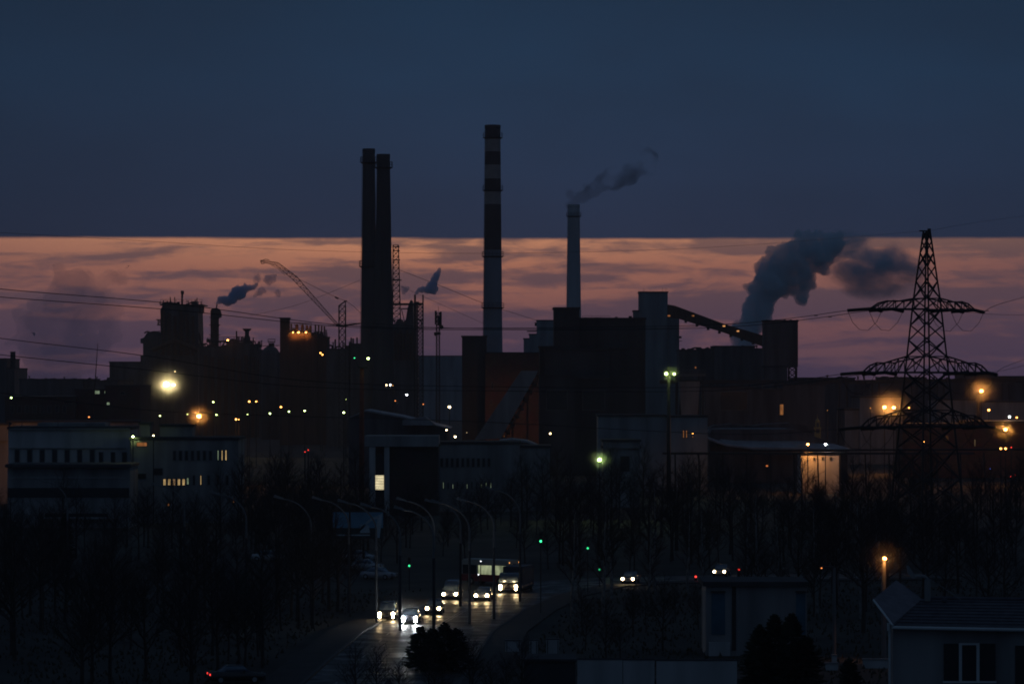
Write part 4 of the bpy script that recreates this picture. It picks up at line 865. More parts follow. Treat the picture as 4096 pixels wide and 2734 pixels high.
# ------------------------------------------------------------------ vehicles
tyre = mat('tyre_rubber', (0.02, 0.02, 0.02), .9); chrome = mat('wheel_rim', (0.35, 0.35, 0.36), .4, metal=.6)
wind = mat('windshield_glass', (0.10, 0.14, 0.19), .12, .1, spec=.8)
def car(label, x, y, rz, col, kind='saloon', lights='w', s=35, power=120, double=False, cat='car', tail=False, group='vehicles on the avenue', name=None):
    L_, W_, H_ = {'saloon': (4.4, 1.72, 1.44), 'van': (4.8, 1.85, 2.0), 'suv': (4.6, 1.85, 1.72), 'lorry': (7.5, 2.3, 2.9)}[kind]
    t = thing(name or {'saloon': 'car', 'van': 'minivan', 'suv': 'car', 'lorry': 'lorry'}[kind], label, cat, (x, y, .015), rz, group)
    pm = mat('car_paint_%d_%d_%d' % tuple(int(c * 100) for c in col), col, .25, .05, spec=.6)
    w, l = W_ / 2, L_ / 2
    def sect(stations, m_, nm, wf=lambda z: 1.0):
        b = MB(); n = None; vs = []; fs = []
        for (yy, prof) in stations:
            ring = [(-hw, yy, z) for z, hw in prof] + [(hw, yy, z) for z, hw in reversed(prof)]
            n = len(ring); vs += ring
        for i in range(len(stations) - 1):
            for k in range(n): fs.append((i * n + k, i * n + (k + 1) % n, (i + 1) * n + (k + 1) % n, (i + 1) * n + k))
        fs += [tuple(range(n)), tuple(range((len(stations) - 1) * n + n - 1, (len(stations) - 1) * n - 1, -1))]
        b.add(vs, fs); return b.build(nm, m_, t, True)
    def P4(z0, zm, zt, a, c, d): return [(z0, w * a), (zm, w * c), (zt, w * d)]
    bon = .92 if kind != 'lorry' else 1.2; belt = {'saloon': .92, 'van': 1.08, 'suv': 1.02, 'lorry': 1.3}[kind]
    sect([(-l, P4(.32, .5, .66, .80, .88, .80)), (-l + .15, P4(.22, .55, .76, .9, .97, .86)), (-l + .9, P4(.2, .6, belt - .06, .95, 1, .9)), (-l + 1.3, P4(.2, .6, belt, .95, 1, .92)), (l - .8, P4(.2, .6, belt + .03, .95, 1, .92)), (l - .1, P4(.25, .6, belt, .92, .97, .86)), (l, P4(.35, .6, belt - .15, .85, .9, .8))], pm, 'body')
    f0, f1, r1, r0 = {'saloon': (-l + 1.15, -l + 1.75, l - 1.4, l - .7), 'van': (-l + .8, -l + 1.5, l - .3, l - .1), 'suv': (-l + 1.15, -l + 1.65, l - .6, l - .2), 'lorry': (-l + .1, -l + .3, -l + 1.9, -l + 2.0)}[kind]
    zb = belt - .03
    sect([(f0, [(zb, w * .86), (zb + .02, w * .86)]), (f1, [(zb, w * .88), (H_ - .03, w * .72)]), (r1, [(zb, w * .88), (H_ - .03, w * .72)]), (r0, [(zb, w * .86), (zb + .02, w * .86)])] if kind not in ('lorry',) else
         [(f0, [(zb, w * .95), (2.1, w * .9)]), (f1, [(zb, w * .95), (2.3, w * .9)]), (r1, [(zb, w * .95), (2.3, w * .9)]), (r0, [(zb, w * .95), (2.25, w * .9)])], wind, 'window')
    b = MB(); b.add([(-w * .74, f1 - .05, H_ - .05), (w * .74, f1 - .05, H_ - .05), (w * .74, r1 + .05, H_ - .05), (-w * .74, r1 + .05, H_ - .05), (-w * .62, f1 + .12, H_ + .01), (w * .62, f1 + .12, H_ + .01), (w * .62, r1 - .12, H_ + .01), (-w * .62, r1 - .12, H_ + .01)], [(0, 3, 2, 1), (4, 5, 6, 7), (0, 1, 5, 4), (1, 2, 6, 5), (2, 3, 7, 6), (3, 0, 4, 7)])
    if kind != 'lorry': b.build('roof', pm, t)
    if kind == 'lorry':
        b = MB(); b.box(-w, w, -l + 2.15, l, .9, H_); b.build('cargo_box', shed, t)
    for sx in (-1, 1):
        for yy in (-l + .85, l - .85):
            b = MB(); b.bar((sx * (w - .2), yy, .32), (sx * (w + .01), yy, .32), .32, 16); wh = b.build('wheel', tyre, t)
            b = MB(); b.bar((sx * (w - .1), yy, .32), (sx * (w + .025), yy, .32), .19, 12); b.build('rim', chrome, wh)
    b = MB(); b.box(-w * .9, w * .9, -l - .06, -l + .1, .26, .42); b.build('bumper', steel, t)
    b = MB(); b.box(-.26, .26, -l - .08, -l - .05, .40, .51); b.build('number_plate', white, t)
    hz = .66 if kind != 'lorry' else .8
    for sx in (-1, 1):
        b = MB(); xx = sx * (w - .25); b.bar((xx, -l + .1, hz), (xx, -l - .05, hz), .16, 12)
        if double: b.bar((xx, -l + .1, hz - .32), (xx, -l - .08, hz - .32), .12, 12)
        b.build('headlight', bulbmat(lights, s * 2) if s else galv, t)
        if power:
            light(t, (xx, -l - .25, hz), lights, power, .08, 70, (0, -1, -.10), .9)
        b = MB(); b.box(sx * (w - .12) - .1, sx * (w - .12) + .1, l - .05, l + .03, .68, .82); b.build('tail_light', bulbmat('R', 1.5) if tail else mat('red_lens', (.25, .02, .02), .4), t)
    b = MB()
    for sx in (-1, 1): b.box(sx * (w + .02) - .08, sx * (w + .02) + .08, f0 + .45, f0 + .6, belt - .02, belt + .12)
    b.build('mirror', pm, t)
    return t
def cy_(py, z=.7): return (CZ - z) * K / (py - HY)
def at(px, D_): return X(px, D_), D_
for (lb, px, py, rz, col, kd, lc, s_, pw, dbl) in [
  ('dark off-road car with doubled amber headlights, leftmost on the avenue', 1552, 2446, -.04, (.03, .03, .03), 'suv', 'w', 34, 200, True),
  ('car with the dazzling bluish-white headlights, nearest on the avenue', 1644, 2462, -.04, (.05, .05, .06), 'saloon', 'W', 130, 420, True),
  ('dark car half hidden behind the lamp posts, warm headlights', 1739, 2425, -.06, (.04, .04, .05), 'saloon', 'w', 34, 130, False),
  ('minivan with pale blue windshield waiting in the avenue', 1809, 2368, -.10, (.10, .11, .14), 'van', 'w', 34, 260, False),
  ('silver-blue saloon right of the minivan, two round warm headlights', 1936, 2374, -.12, (.22, .24, .28), 'saloon', 'w', 34, 260, False),
  ('dark lorry with amber headlights coming round the corner at right', 2065, 2340, -.25, (.05, .045, .04), 'lorry', 'w', 34, 200, True),
  ('car with white headlights behind the bare trees, right of centre', 2523, 2309, -.2, (.08, .08, .09), 'saloon', 'w', 14, 70, False),
  ('far car with paired white headlights above the substation', 2887, 2280, -.2, (.08, .08, .08), 'saloon', 'w', 10, 60, False)]:
    dd = cy_(py); xx, yy = at(px, dd); car(lb, xx, yy, rz, col, kd, lc, s_, pw * .19, dbl, cat='lorry' if kd == 'lorry' else ('minivan' if kd == 'van' else 'car'))
for (lb, px, py, rz, col) in [('white car parked under the dark trees left of the billboard', 1075, 2222, 1.2, (.5, .5, .5)), ('pale car parked below the billboard, upper one of two', 1440, 2222, 1.3, (.45, .47, .5)), ('pale car parked below the billboard, lower one of two', 1462, 2258, 1.3, (.35, .37, .4)), ('grey car parked right of the two pale cars', 1515, 2292, 1.1, (.3, .31, .34))]:
    dd = cy_(py); xx, yy = at(px, dd); car(lb, xx, yy, rz, col, 'saloon', 'w', 0, 0, group='parked cars')
dd = cy_(2692, .75); xx, yy = at(945, dd); car('dark car seen almost side-on with close red tail lights in the lower left dark', xx, yy, math.pi / 2 + .22, (.03, .03, .03), 'saloon', 'w', 0, 0, tail=True, group='parked cars')
# bus
dd = 411; xx, yy = at(1962, dd); t = thing('bus', 'red and cream bus with lit greenish windows behind the saloon', 'bus', (xx, yy, .015), .95, 'vehicles on the avenue')
redp = mat('bus_red', (.30, .05, .05), .4, .1); crm = mat('bus_cream', (.4, .38, .32), .4, .1)
b = MB(); b.box(-1.2, 1.2, -3.4, 3.4, .45, 1.25); b.build('lower_body', redp, t)
b = MB(); b.box(-1.2, 1.2, -3.4, 3.4, 2.35, 2.85); b.box(-1.05, 1.05, -3.2, 3.2, 2.852, 3.0)
for sx in (-1, 1):
    for yy_ in (-3.38, -1.2, 1.0, 3.2): b.box(sx * 1.19 - .01, sx * 1.19 + .01, yy_, yy_ + .18, 1.25, 2.35)
b.build('upper_body', crm, t)
for sx in (-1, 1):
    for yy_ in (-3.3, -1.1, 1.1):
        b = MB(); b.box(sx * 1.15 - .02, sx * 1.15 + .02, yy_ + .02, yy_ + 2.05, 1.27, 2.33); b.build('side_window', emit('bus_window_glow', (.75, .85, .5), .30, .6, 2.0, .7) if yy_ < 1 else glassd, t)
b = MB(); b.box(-1.1, 1.1, -3.4, -3.34, 1.27, 2.33); b.build('windshield', emit('bus_front_glow', (1, .8, .45), .30, .5, 2.0, .7), t)
for sx in (-1, 1):
    for yy_ in (-2.2, 2.0):
        b = MB(); b.bar((sx * 1.0, yy_, .48), (sx * 1.22, yy_, .48), .48, 16); wh = b.build('wheel', tyre, t); b = MB(); b.bar((sx * 1.1, yy_, .48), (sx * 1.24, yy_, .48), .26, 12); b.build('rim', chrome, wh)
    b = MB(); b.bar((sx * .9, -3.45, .75), (sx * .9, -3.35, .75), .12, 12); b.build('headlight', bulbmat('W', 3), t)
    b = MB(); b.bar((sx * .95, -3.43, 2.72), (sx * .95, -3.38, 2.72), .07, 8); b.build('marker_light', bulbmat('O', 2.0), t)
# traffic signals
def signal(label, px, py, D, c, s, lens=1):
    p = P(px, py, D); t = thing('traffic_light', label, 'traffic light', (p.x, D, 0), 0, 'traffic lights at the junction'); b = MB(t)
    top_ = p.z + (.35 if c == 'R' else .95); b.bar((p.x, D + .15, 0), (p.x, D + .15, top_), .06, 8); b.build('pole', steel, t)
    b = MB(t); b.box(p.x - .17, p.x + .17, D, D + .12, top_ - 1.2, top_); b.build('housing', steel, t)
    for k, cc in enumerate(('R', 'o', 'g')):
        zc = top_ - .25 - .35 * k; b = MB(t); on = cc == c; rr = .12 if on else .11
        b.bar((p.x, D - .04, zc), (p.x, D + .01, zc), rr, 12); b.build('lens', bulbmat(cc, s) if on else glassd, t)
    return t
signal('green traffic light left of the minivan', 1637, 2261, 400, 'g', 1.5)
signal('bright green traffic light right of the bus', 2163, 2163, 360, 'g', 2.5)
signal('slanted green light among the bare trees', 2351, 2191, 395, 'g', 1.2)
signal('faint small green light lower among the bare trees', 2398, 2276, 405, 'g', .6)
signal('red traffic light just right of the bus', 2058, 2265, 404, 'R', 1.0)
signal('red traffic light left of the far car above the substation', 2783, 2308, 418, 'R', 2.5)
signal('elongated red light right of the far car above the substation', 2955, 2280, 426, 'R', 1.6)
lamp('tiny white lamp above the bus front, left of its windows', 1923, 2243, 409, 'W', 7, 3, 0, True, .0, 0, (0, 1, 0), 90, .05, name='street_lamp')
lamp('tiny white lamp below the other one, left of the bus', 1914, 2296, 405, 'W', 7, 3, 0, True, .0, 0, (0, 1, 0), 90, .05, name='street_lamp')
lamp('pale blue-white lamp between the bus and the lorry', 2043, 2309, 400, 'W', 12, 1.5, 0, True, .0, 0, (0, 1, 0), 90, .05, name='street_lamp')
# billboard
D = 372; t = thing('billboard', 'blue roadside billboard showing a pale bridge over dark trees', 'billboard', (X(1432, D), D, 0))
b = MB(t); b.R(1331, 2047, 1395, 2110, D, .2); b.R(1403, 2047, 1532, 2110, D, .2); b.build('panel', mat('poster_blue', (.10, .26, .42), .6, .2, .4), t)
b = MB(t); b.R(1331, 2110, 1395, 2150, D, .2); b.R(1403, 2110, 1532, 2150, D, .2); b.build('lower_panel', mat('poster_dark', (.03, .05, .06), .6, .4, .8), t)
b = MB(t); pz = []
for i in range(11): a = i / 10; pz.append((X(1440 + 75 * a, D), Z(2112 - 50 * math.sin(a * math.pi / 2), D)))
for i in range(10):
    (x0, z0), (x1, z1) = pz[i], pz[i + 1]; b.add([(x0, D - .03, z0 - .3), (x1, D - .03, z1 - .3), (x1, D - .03, z1), (x0, D - .03, z0)], [(0, 1, 2, 3)])
b.add([(X(1440, D), D - .03, Z(2130, D)), (X(1480, D), D - .03, Z(2130, D)), (X(1475, D), D - .03, Z(2100, D)), (X(1440, D), D - .03, Z(2095, D))], [(0, 1, 2, 3)])
b.add([(X(1500, D), D - .03, Z(2152, D)), (X(1518, D), D - .03, Z(2152, D)), (X(1530, D), D - .03, Z(2052, D)), (X(1512, D), D - .03, Z(2060, D))], [(0, 1, 2, 3)])
b.add([(X(1345, D), D - .03, Z(2141, D)), (X(1480, D), D - .03, Z(2141, D)), (X(1480, D), D - .03, Z(2136, D)), (X(1345, D), D - .03, Z(2136, D))], [(0, 1, 2, 3)])
b.build('poster_print', mat('poster_pale', (.28, .42, .52), .6, .2, .8), t)
b = MB(t); b.R(1396, 2045, 1402, None, D + .1, .3); b.R(1329, 2044, 1534, 2047, D - .05, .3); b.R(1329, 2150, 1534, 2154, D - .05, .3); b.build('frame', steel, t)

# ------------------------------------------------------------------ near buildings, lower right
D = 305; t = thing('substation_building', 'small grey rendered substation with tall bluish doors, behind the conifers', 'building', (X(3026, D), D, 0))
b = MB(t); b.R(2824, 2342, 3228, None, D, 7); b.build('wall', whited, t)
b = MB(t); b.R(2812, 2325, 3236, 2342, D - .5, 8); b.build('roof', roofm, t)
dorm = mat('blue_door_paint', (.06, .14, .19), .6)
for a, c in ((2846, 2900), (3184, 3222)):
    b = MB(t); b.R(a, 2370, c, 2536, D - .06, .1); dr = b.build('door', dorm, t); b = MB(t); b.R(a - 2, 2362, c + 2, 2368, D - .3, .3); b.build('canopy', steel, dr)
b = MB(t); b.R(2928, 2345, 2944, 2600, D - .1, .2); b.build('downpipe', steel, t)
b = MB(t); b.R(2836, 2568, 2920, 2622, D - .5, .5); b.build('plinth', white, t)
for i, (a, c, y0) in enumerate(((2310, 2490, 2636), (2493, 2618, 2638), (2626, 2948, 2640))):
    D = 258; t = thing('concrete_wall_panel', ['pale concrete wall panel at the bottom, leftmost of three', 'pale concrete wall panel at the bottom, middle of three', 'long pale concrete wall panel at the bottom, rightmost of three'][i], 'wall', (X((a + c) / 2, D), D, 0), 0, 'concrete wall panels')
    b = MB(t); b.R(a, y0, c, None, D, .2); b.build('panel', white, t); b = MB(t); b.R(a - 1, y0 - 5, c + 1, y0, D - .05, .3); b.build('coping', concd, t)
D = 262; t = thing('dark_garage', 'flat black garage left of the pale concrete wall', 'garage', (X(2200, D), D, 0))
b = MB(t); b.R(2095, 2643, 2302, None, D, 5); b.build('wall', concd, t); b = MB(t); b.R(2090, 2634, 2306, 2643, D - .2, 5.4); b.build('roof', roofm, t)
for lb, a, c, y0, y1 in (('whitish refuse container nearest the garage roof, right one', 2185, 2236, 2556, 2620), ('whitish refuse container, middle one of three', 2118, 2150, 2560, 2618), ('dull white refuse container, leftmost of three', 2022, 2082, 2562, 2604)):
    D = 304; z1 = (y1 - y0) / K * D; t = thing('container', lb, 'container', (X((a + c) / 2, D), D, 0), 0, 'refuse containers beside the road')
    zb = Z(y1, D); b = MB(t); b.box(X(a, D), X(c, D), D, D + 1.1, max(.1, zb), zb + z1); b.build('bin', white, t); b = MB(t); b.box(X(a, D) - .03, X(c, D) + .03, D - .03, D + 1.13, zb + z1, zb + z1 + .08); b.build('lid', steel, t)
    b = MB(t)
    for q in (a + 4, c - 6): b.box(X(q, D), X(q + 3, D), D - .04, D - .005, max(.1, zb), zb + z1 - .05); b.box(X(q, D), X(q + 3, D), D + .1, D + .2, 0, .1)
    b.build('rib', steel, t)
# the house
D = 212; t = thing('house', 'house with dark tiled hip roof and white gutter, lower right corner', 'house', (X(3850, D), D, 0))
b = MB(t); b.R(3572, 2512, 4300, None, D + .6, 2.5); b.build('wall', whited, t)
roofd = mat('dark_roof_tiles', (.09, .085, .10), .8, .25, 2.0, .3)
def Q(px, py, dd): return P(px, py, dd)
def slab(name, pts, th, m_, par):
    n = len(pts); lo = [p - Vector((0, 0, th)) for p in pts]; b = MB(par); b.add(list(pts) + lo, [tuple(range(n)), tuple(range(2 * n - 1, n - 1, -1))] + [(i, n + i, n + (i + 1) % n, (i + 1) % n) for i in range(n)]); return b.build(name, m_, par)
e0, e1, r1, r0 = Q(3568, 2500, D), Q(4300, 2514, D), Q(4300, 2400, D + 6), Q(3690, 2392, D + 6)
rf = slab('roof', [e0, e1, r1, r0], .18, roofd, t)
b = MB(t)                                              # tile courses on the main slope
for k in range(1, 9): u = k / 9; b.bar(e0.lerp(r0, u) + Vector((0, -.05, .03)), e1.lerp(r1, u) + Vector((0, -.05, .03)), .035)
b.build('tile_course', roofd, rf)
slab('side_roof', [Q(3572, 2492, D - .15), Q(3688, 2394, D + 5.8), Q(3585, 2318, D + 8.5), Q(3494, 2394, D + 3)], .15, mat('grey_roof_tiles', (.17, .15, .17), .8, .2, 1.5), t)
b = MB(t); b.bar(Q(3568, 2508, D - .1), Q(4300, 2522, D - .1), .11, 8); b.bar(Q(3494, 2398, D + 2.9), Q(3572, 2500, D - .2), .07, 8); b.build('gutter', mat('white_gutter', (.6, .62, .62), .5, .1), t)
b = MB(t); b.bar(Q(3556, 2490, D + .2), P(3556, 2520, D + .2), .12, 8); b.bar(P(3558, 2500, D + .3), (X(3558, D + .3), D + .3, 0), .07, 8); b.build('downpipe', mat('white_gutter', (.6, .62, .62), .5, .1), t)
b = MB(t); b.R(3776, 2572, 3982, 2722, D + .5, .1); b.build('window', glassd, t)
wf = MB(t)
for a, c in ((3836, 3848), (3906, 3918)): wf.R(a, 2578, c, 2722, D + .38, .1)
wf.R(3836, 2570, 3918, 2578, D + .38, .1); wf.R(3772, 2722, 3986, 2730, D + .35, .2); wf.build('window_frame', mat('white_gutter', (.6, .62, .62), .5, .1), t)
b = MB(t); b.R(4062, 2580, 4200, 2800, D + .5, .1); b.build('window', glassd, t)
b = MB(t); b.sphere(Q(3778, 2400, D + 5.2), .18, 8, 5); b.bar(Q(3700, 2390, D + 5.9), Q(4300, 2398, D + 5.9), .12, 8); b.build('ridge_cap', roofd, t)
D2 = D + 5.0; t = thing('roof_mast', 'pale unlit lamp on a bent pipe standing on the house roof', 'lamp', (X(3710, D2), D2, 0))
b = MB(t); b.bar(P(3710, 2402, D2), P(3710, 2316, D2), .19, 10); b.path([P(3710, 2316, D2), P(3702, 2306, D2), P(3682, 2301, D2), P(3655, 2306, D2)], .11, 8); b.build('pipe', whited, t)
b = MB(t); b.prism([(X(3650, D2), Z(2312, D2)), (X(3632, D2), Z(2290, D2)), (X(3627, D2), Z(2262, D2)), (X(3634, D2), Z(2262, D2)), (X(3652, D2), Z(2290, D2)), (X(3662, D2), Z(2308, D2))], D2 - .25, D2 + .25); b.build('lamp_head', whited, t)
b = MB(t); b.path([P(3718, 2314, D2), P(3760, 2340, D2), P(3850, 2402, D2 - .5)], .035); b.path([P(3652, 2268, D2), P(3680, 2285, D2), P(3712, 2312, D2)], .03); b.build('stay_cable', galv, t)
wire('thin cable strung from the near orange lamp post to the leaning post', [P(3530, 2292, 300), P(3480, 2303, 301), P(3420, 2320, 301), P(3338, 2325, 302)], .03, 'near cables')
wire('thin cable running behind the house roof to the right', [P(3545, 2346, 300), P(3700, 2346, 290), P(3900, 2352, 280), P(4200, 2364, 270)], .03, 'near cables')
for lb, a, c, y0, D in (('broken white gate pillar below the leaning post', 3328, 3348, 2616, 298), ('low whitish wall left of the house corner', 3452, 3552, 2632, 292), ('short crumbling whitish wall below the leaning post', 3302, 3352, 2648, 290)):
    t = thing('garden_wall', lb, 'wall', (X((a + c) / 2, D), D, 0)); b = MB(t); b.R(a, y0 + 6, c, None, D, .3); b.build('masonry', white, t); b = MB(t); b.R(a - 2, y0, c + 2, y0 + 6, D - .06, .42); b.build('coping', whited, t)

# ------------------------------------------------------------------ trees
bark = mat('dark_bark', (.055, .045, .04), .95, .3, 2.0); birch = mat('birch_bark', (.17, .165, .16), .8, .45, 3.0); twig = mat('bare_twigs', (.045, .035, .033), .95, .3, 2.0)
needle = mat('conifer_needles', (.018, .03, .018), .9, .4, 1.2)
def bare_tree(seed, H, spread, birchy, dens=1.0):
    r = random.Random(seed); t = thing('bare_tree', 'x', 'tree', (0, 0, 0)); tb = MB(); cb = MB()
    pts = [Vector((0, 0, 0))]; n = 7; lean = Vector((r.uniform(-.05, .05), r.uniform(-.05, .05), 1))
    for i in range(n): pts.append(pts[-1] + (lean + Vector((r.uniform(-.07, .07), r.uniform(-.07, .07), 0))) * H * .9 / n)
    R0 = H * .016; rad = [R0 * (1 - .86 * i / n) for i in range(n + 1)]; tb.path(pts, R0, 6, rad=rad)
    def grow(p, d, L_, rr, lev):
        k = 3 if lev < 2 else 2; q = p; sub = []
        for i in range(k):
            d2 = (d + Vector((r.uniform(-.25, .25), r.uniform(-.25, .25), r.uniform(-.05, .22)))).normalized(); q2 = q + d2 * L_ / k
            cb.bar(q, q2, rr * (1 - i / k * .5), 3, r2=rr * (1 - (i + 1) / k * .5), cap=False); sub.append((q2, d2)); q = q2; d = d2
        if lev < 3:
            for (a, dd) in sub:
                for _ in range(r.choice((1, 2, 2)) if lev < 2 else 2):
                    ax = Vector((r.gauss(0, 1), r.gauss(0, 1), r.gauss(0, .5))).normalized(); grow(a, (dd + ax * .75).normalized(), L_ * r.uniform(.42, .62), rr * .45, lev + 1)
    nb = int(15 * dens)
    for i in range(nb):
        u = .28 + .7 * i / nb; f = u * n; k = min(n - 1, int(f)); p = pts[k].lerp(pts[k + 1], f - k); a = i * 2.4 + r.uniform(-.4, .4); up_ = .55 + .8 * u
        grow(p, Vector((math.cos(a), math.sin(a), up_)).normalized(), H * spread * (1.15 - u * .75) * r.uniform(.75, 1.1), R0 * (1.1 - u) * .5 + .012, 0)
    tb.build('trunk', birch if birchy else bark, t); cb.build('crown', twig, t)
    return t
protos = [bare_tree(11, 14, .25, False, 1.3), bare_tree(12, 11.5, .30, False, 1.4), bare_tree(13, 14, .18, True), bare_tree(14, 8, .34, False, 1.6), bare_tree(15, 13, .16, True, .9)]
ptall = [0, 1, 2, 3, 4]; usedp = set()
def put(k, px, D_, sc, label, group):
    o = protos[k] if k not in usedp else dup(protos[k]); usedp.add(k)
    o.location = (X(px, D_), D_, 0); o.scale = (sc, sc, sc * rnd.uniform(.9, 1.1)); o.rotation_euler = (0, 0, rnd.uniform(0, 6.28)); o['label'] = label; o['group'] = group; o['category'] = 'tree'
rnd = random.Random(21)
def belt(n, px0, px1, d0, d1, ks, s0, s1, label, group, skip=None):
    for i in range(n):
        for _ in range(20):
            px = px0 + (px1 - px0) * (i + rnd.uniform(-.4, 1.4)) / n; dd = rnd.uniform(d0, d1)
            if not skip or not skip(px, dd): break
        put(rnd.choice(ks), px, dd, rnd.uniform(s0, s1), label, group)
onroad = lambda px, dd: (lambda x: any(abs((Vector((x, dd)) - along(AV, s)[0]).length) < 11 for s in range(0, 380, 8)))(X(px, dd)) or (400 < dd < 425 and X(px, dd) < 0)
def rd(px, dd): return onroad(px, dd)
belt(84, 2050, 4150, 470, 640, (0, 1, 3), .75, 1.0, 'leafless tree in the dense dark wood between the works and the road', 'trees of the dark wood right of centre', rd)
belt(48, 2100, 4200, 436, 470, (1, 3, 0), .65, .9, 'leafless tree at the near edge of the dark wood right of centre', 'trees along the near edge of the wood', rd)
belt(15, 2180, 3500, 350, 425, (2, 4), .75, 1.05, 'slender pale-barked birch standing before the dark wood', 'birches before the dark wood', rd)
belt(50, 940, 1480, 455, 590, (0, 1, 3), .7, 1.0, 'leafless tree in the dark clump between the laboratory and the gatehouse', 'trees left of the gatehouse', rd)
belt(24, 1500, 2080, 455, 585, (1, 3), .6, .85, 'leafless tree in the dark strip behind the avenue junction', 'trees behind the junction', rd)
belt(38, -60, 940, 400, 520, (0, 1, 3), .55, .8, 'leafless tree in front of the white office buildings', 'trees before the office buildings', lambda a, d_: rd(a, d_) or (450 < a < 700 and d_ < 470 and rnd.random() < .5))
belt(56, -80, 1400, 255, 380, (0, 1, 3), .7, .95, 'leafless tree in the black thicket filling the lower left', 'trees of the lower left thicket', rd)
belt(20, 3000, 4200, 315, 420, (1, 3, 0), .75, 1.0, 'leafless tree in the dark behind the house and its orange lamp', 'trees behind the house', rd)
belt(13, 1380, 2080, 242, 268, (1, 3), .32, .5, 'low leafless sapling at the very bottom before the avenue', 'saplings at the bottom')
belt(10, 2280, 2800, 290, 350, (3, 1), .4, .6, 'small leafless tree between the avenue and the substation', 'small trees left of the substation', rd)
def conifer(label, px, D_, H, Wd, seed, tops=1):
    r = random.Random(seed); t = thing('conifer', label, 'tree', (X(px, D_), D_, 0)); tb = MB(); cb = MB()
    for q in range(tops):
        ox = 0 if tops == 1 else (q - (tops - 1) / 2) * Wd / tops * .75; oy = r.uniform(-1, 1) * (tops > 1); h = H * (1 - .22 * abs(q - (tops - 1) / 2) / max(1, tops / 2)) * r.uniform(.76, 1.05); wd = Wd / (tops ** .35)
        tb.bar((ox, oy, 0), (ox, oy, h * .97), .14, 6, r2=.02)
        n = int(900 * wd * h / 30)
        for i in range(n):
            u = r.random() ** .8; z = h * (.04 + .96 * u); R_ = wd / 2 * (1 - u) ** .48 * r.uniform(.55, 1.12) + .08; a = r.uniform(0, 6.283); d = Vector((math.cos(a), math.sin(a), 0)); s_ = d.cross(Vector((0, 0, 1)))
            p0 = Vector((ox, oy, z)) + d * R_ * r.uniform(.0, .5); p1 = Vector((ox, oy, z - R_ * .12 + r.uniform(-.1, .3))) + d * R_; w_ = r.uniform(.12, .3)
            cb.add([p0, p0.lerp(p1, .6) + s_ * w_, p1, p0.lerp(p1, .6) - s_ * w_ + Vector((0, 0, -.15))], [(0, 1, 2), (0, 2, 3)])
            for _ in range(2):
                c_ = p0.lerp(p1, r.random()); v_ = Vector((r.uniform(-.3, .3), r.uniform(-.3, .3), r.uniform(-.28, .1))); cb.add([c_, c_ + v_, c_ + v_ * .6 + s_ * .12], [(0, 1, 2)])
    tb.build('trunk', bark, t); cb.build('crown', needle, t); return t
conifer('broad many-topped dark conifer in front of the substation', 3130, 270, 6.6, 6.4, 3, 4)
conifer('single dark conifer right of the many-topped one, beside the wall', 3398, 262, 3.9, 3.0, 4)
conifer('bushy dark conifer beside the avenue, lit from behind by headlights', 1755, 290, 4.3, 5.4, 5, 4)
conifer('dark conifer spire before the lower office wing', 262, 470, 6.0, 3.2, 6)
# dry grass
tag(MB().build('unused', gm), kind='structure')
bpy.data.objects.remove(bpy.data.objects['unused'])
b = MB(); r = random.Random(5)
for i in range(9000):
    y = r.uniform(245, 420); x = r.uniform(-.15, .15) * y
    if rd(CX + x / y * K, y) : continue
    h = r.uniform(.15, .5); w_ = r.uniform(.05, .15); dx, dy = r.uniform(-.2, .2), r.uniform(-.2, .2); b.add([(x - w_, y, 0), (x + w_, y, 0), (x + dx, y + dy, h)], [(0, 1, 2)])
tag(b.build('grass', mat('dry_grass', (.07, .06, .04), .95, .4, 1.0)), 'dry tufted grass on the verges', 'grass', kind='stuff')
# ------------------------------------------------------------------ steam, smoke and haze
def volmat(name, col, dens, aniso=.2, absorb=None, nz=None, edge=None):
    m = bpy.data.materials.new(name); m.use_nodes = True; t = m.node_tree; t.nodes.clear()
    v = t.nodes.new('ShaderNodeVolumePrincipled'); v.inputs['Color'].default_value = (*col, 1); v.inputs['Density'].default_value = dens; v.inputs['Anisotropy'].default_value = aniso
    if absorb: v.inputs['Absorption Color'].default_value = (*absorb, 1)
    if nz:
        tcx = t.nodes.new('ShaderNodeTexCoord'); n = t.nodes.new('ShaderNodeTexNoise'); n.inputs['Scale'].default_value = nz; n.inputs['Detail'].default_value = 4
        mr = t.nodes.new('ShaderNodeMapRange'); mr.inputs['From Min'].default_value = .42; mr.inputs['From Max'].default_value = .68; mr.inputs['To Max'].default_value = dens
        t.links.new(tcx.outputs['Object'], n.inputs['Vector']); t.links.new(n.outputs['Fac'], mr.inputs['Value']); out = mr.outputs[0]
        if edge:                                        # thins towards the rim of the cloud's own box
            g = t.nodes.new('ShaderNodeTexCoord'); mp = t.nodes.new('ShaderNodeMapping'); mp.inputs['Location'].default_value = (-1, -1, -1); mp.inputs['Scale'].default_value = (2, 2, 2)
            ln = t.nodes.new('ShaderNodeVectorMath'); ln.operation = 'LENGTH'; t.links.new(g.outputs['Generated'], mp.inputs[0]); t.links.new(mp.outputs[0], ln.inputs[0])
            er = t.nodes.new('ShaderNodeMapRange'); er.inputs['From Min'].default_value = 1.0; er.inputs['From Max'].default_value = .25; t.links.new(ln.outputs['Value'], er.inputs['Value'])
            mu = t.nodes.new('ShaderNodeMath'); mu.operation = 'MULTIPLY'; t.links.new(out, mu.inputs[0]); t.links.new(er.outputs[0], mu.inputs[1]); out = mu.outputs[0]
        t.links.new(out, v.inputs['Density'])
    o = t.nodes.new('ShaderNodeOutputMaterial'); t.links.new(v.outputs[0], o.inputs['Volume'])
    m.cycles.homogeneous_volume = nz is None if hasattr(m.cycles, 'homogeneous_volume') else False
    return m
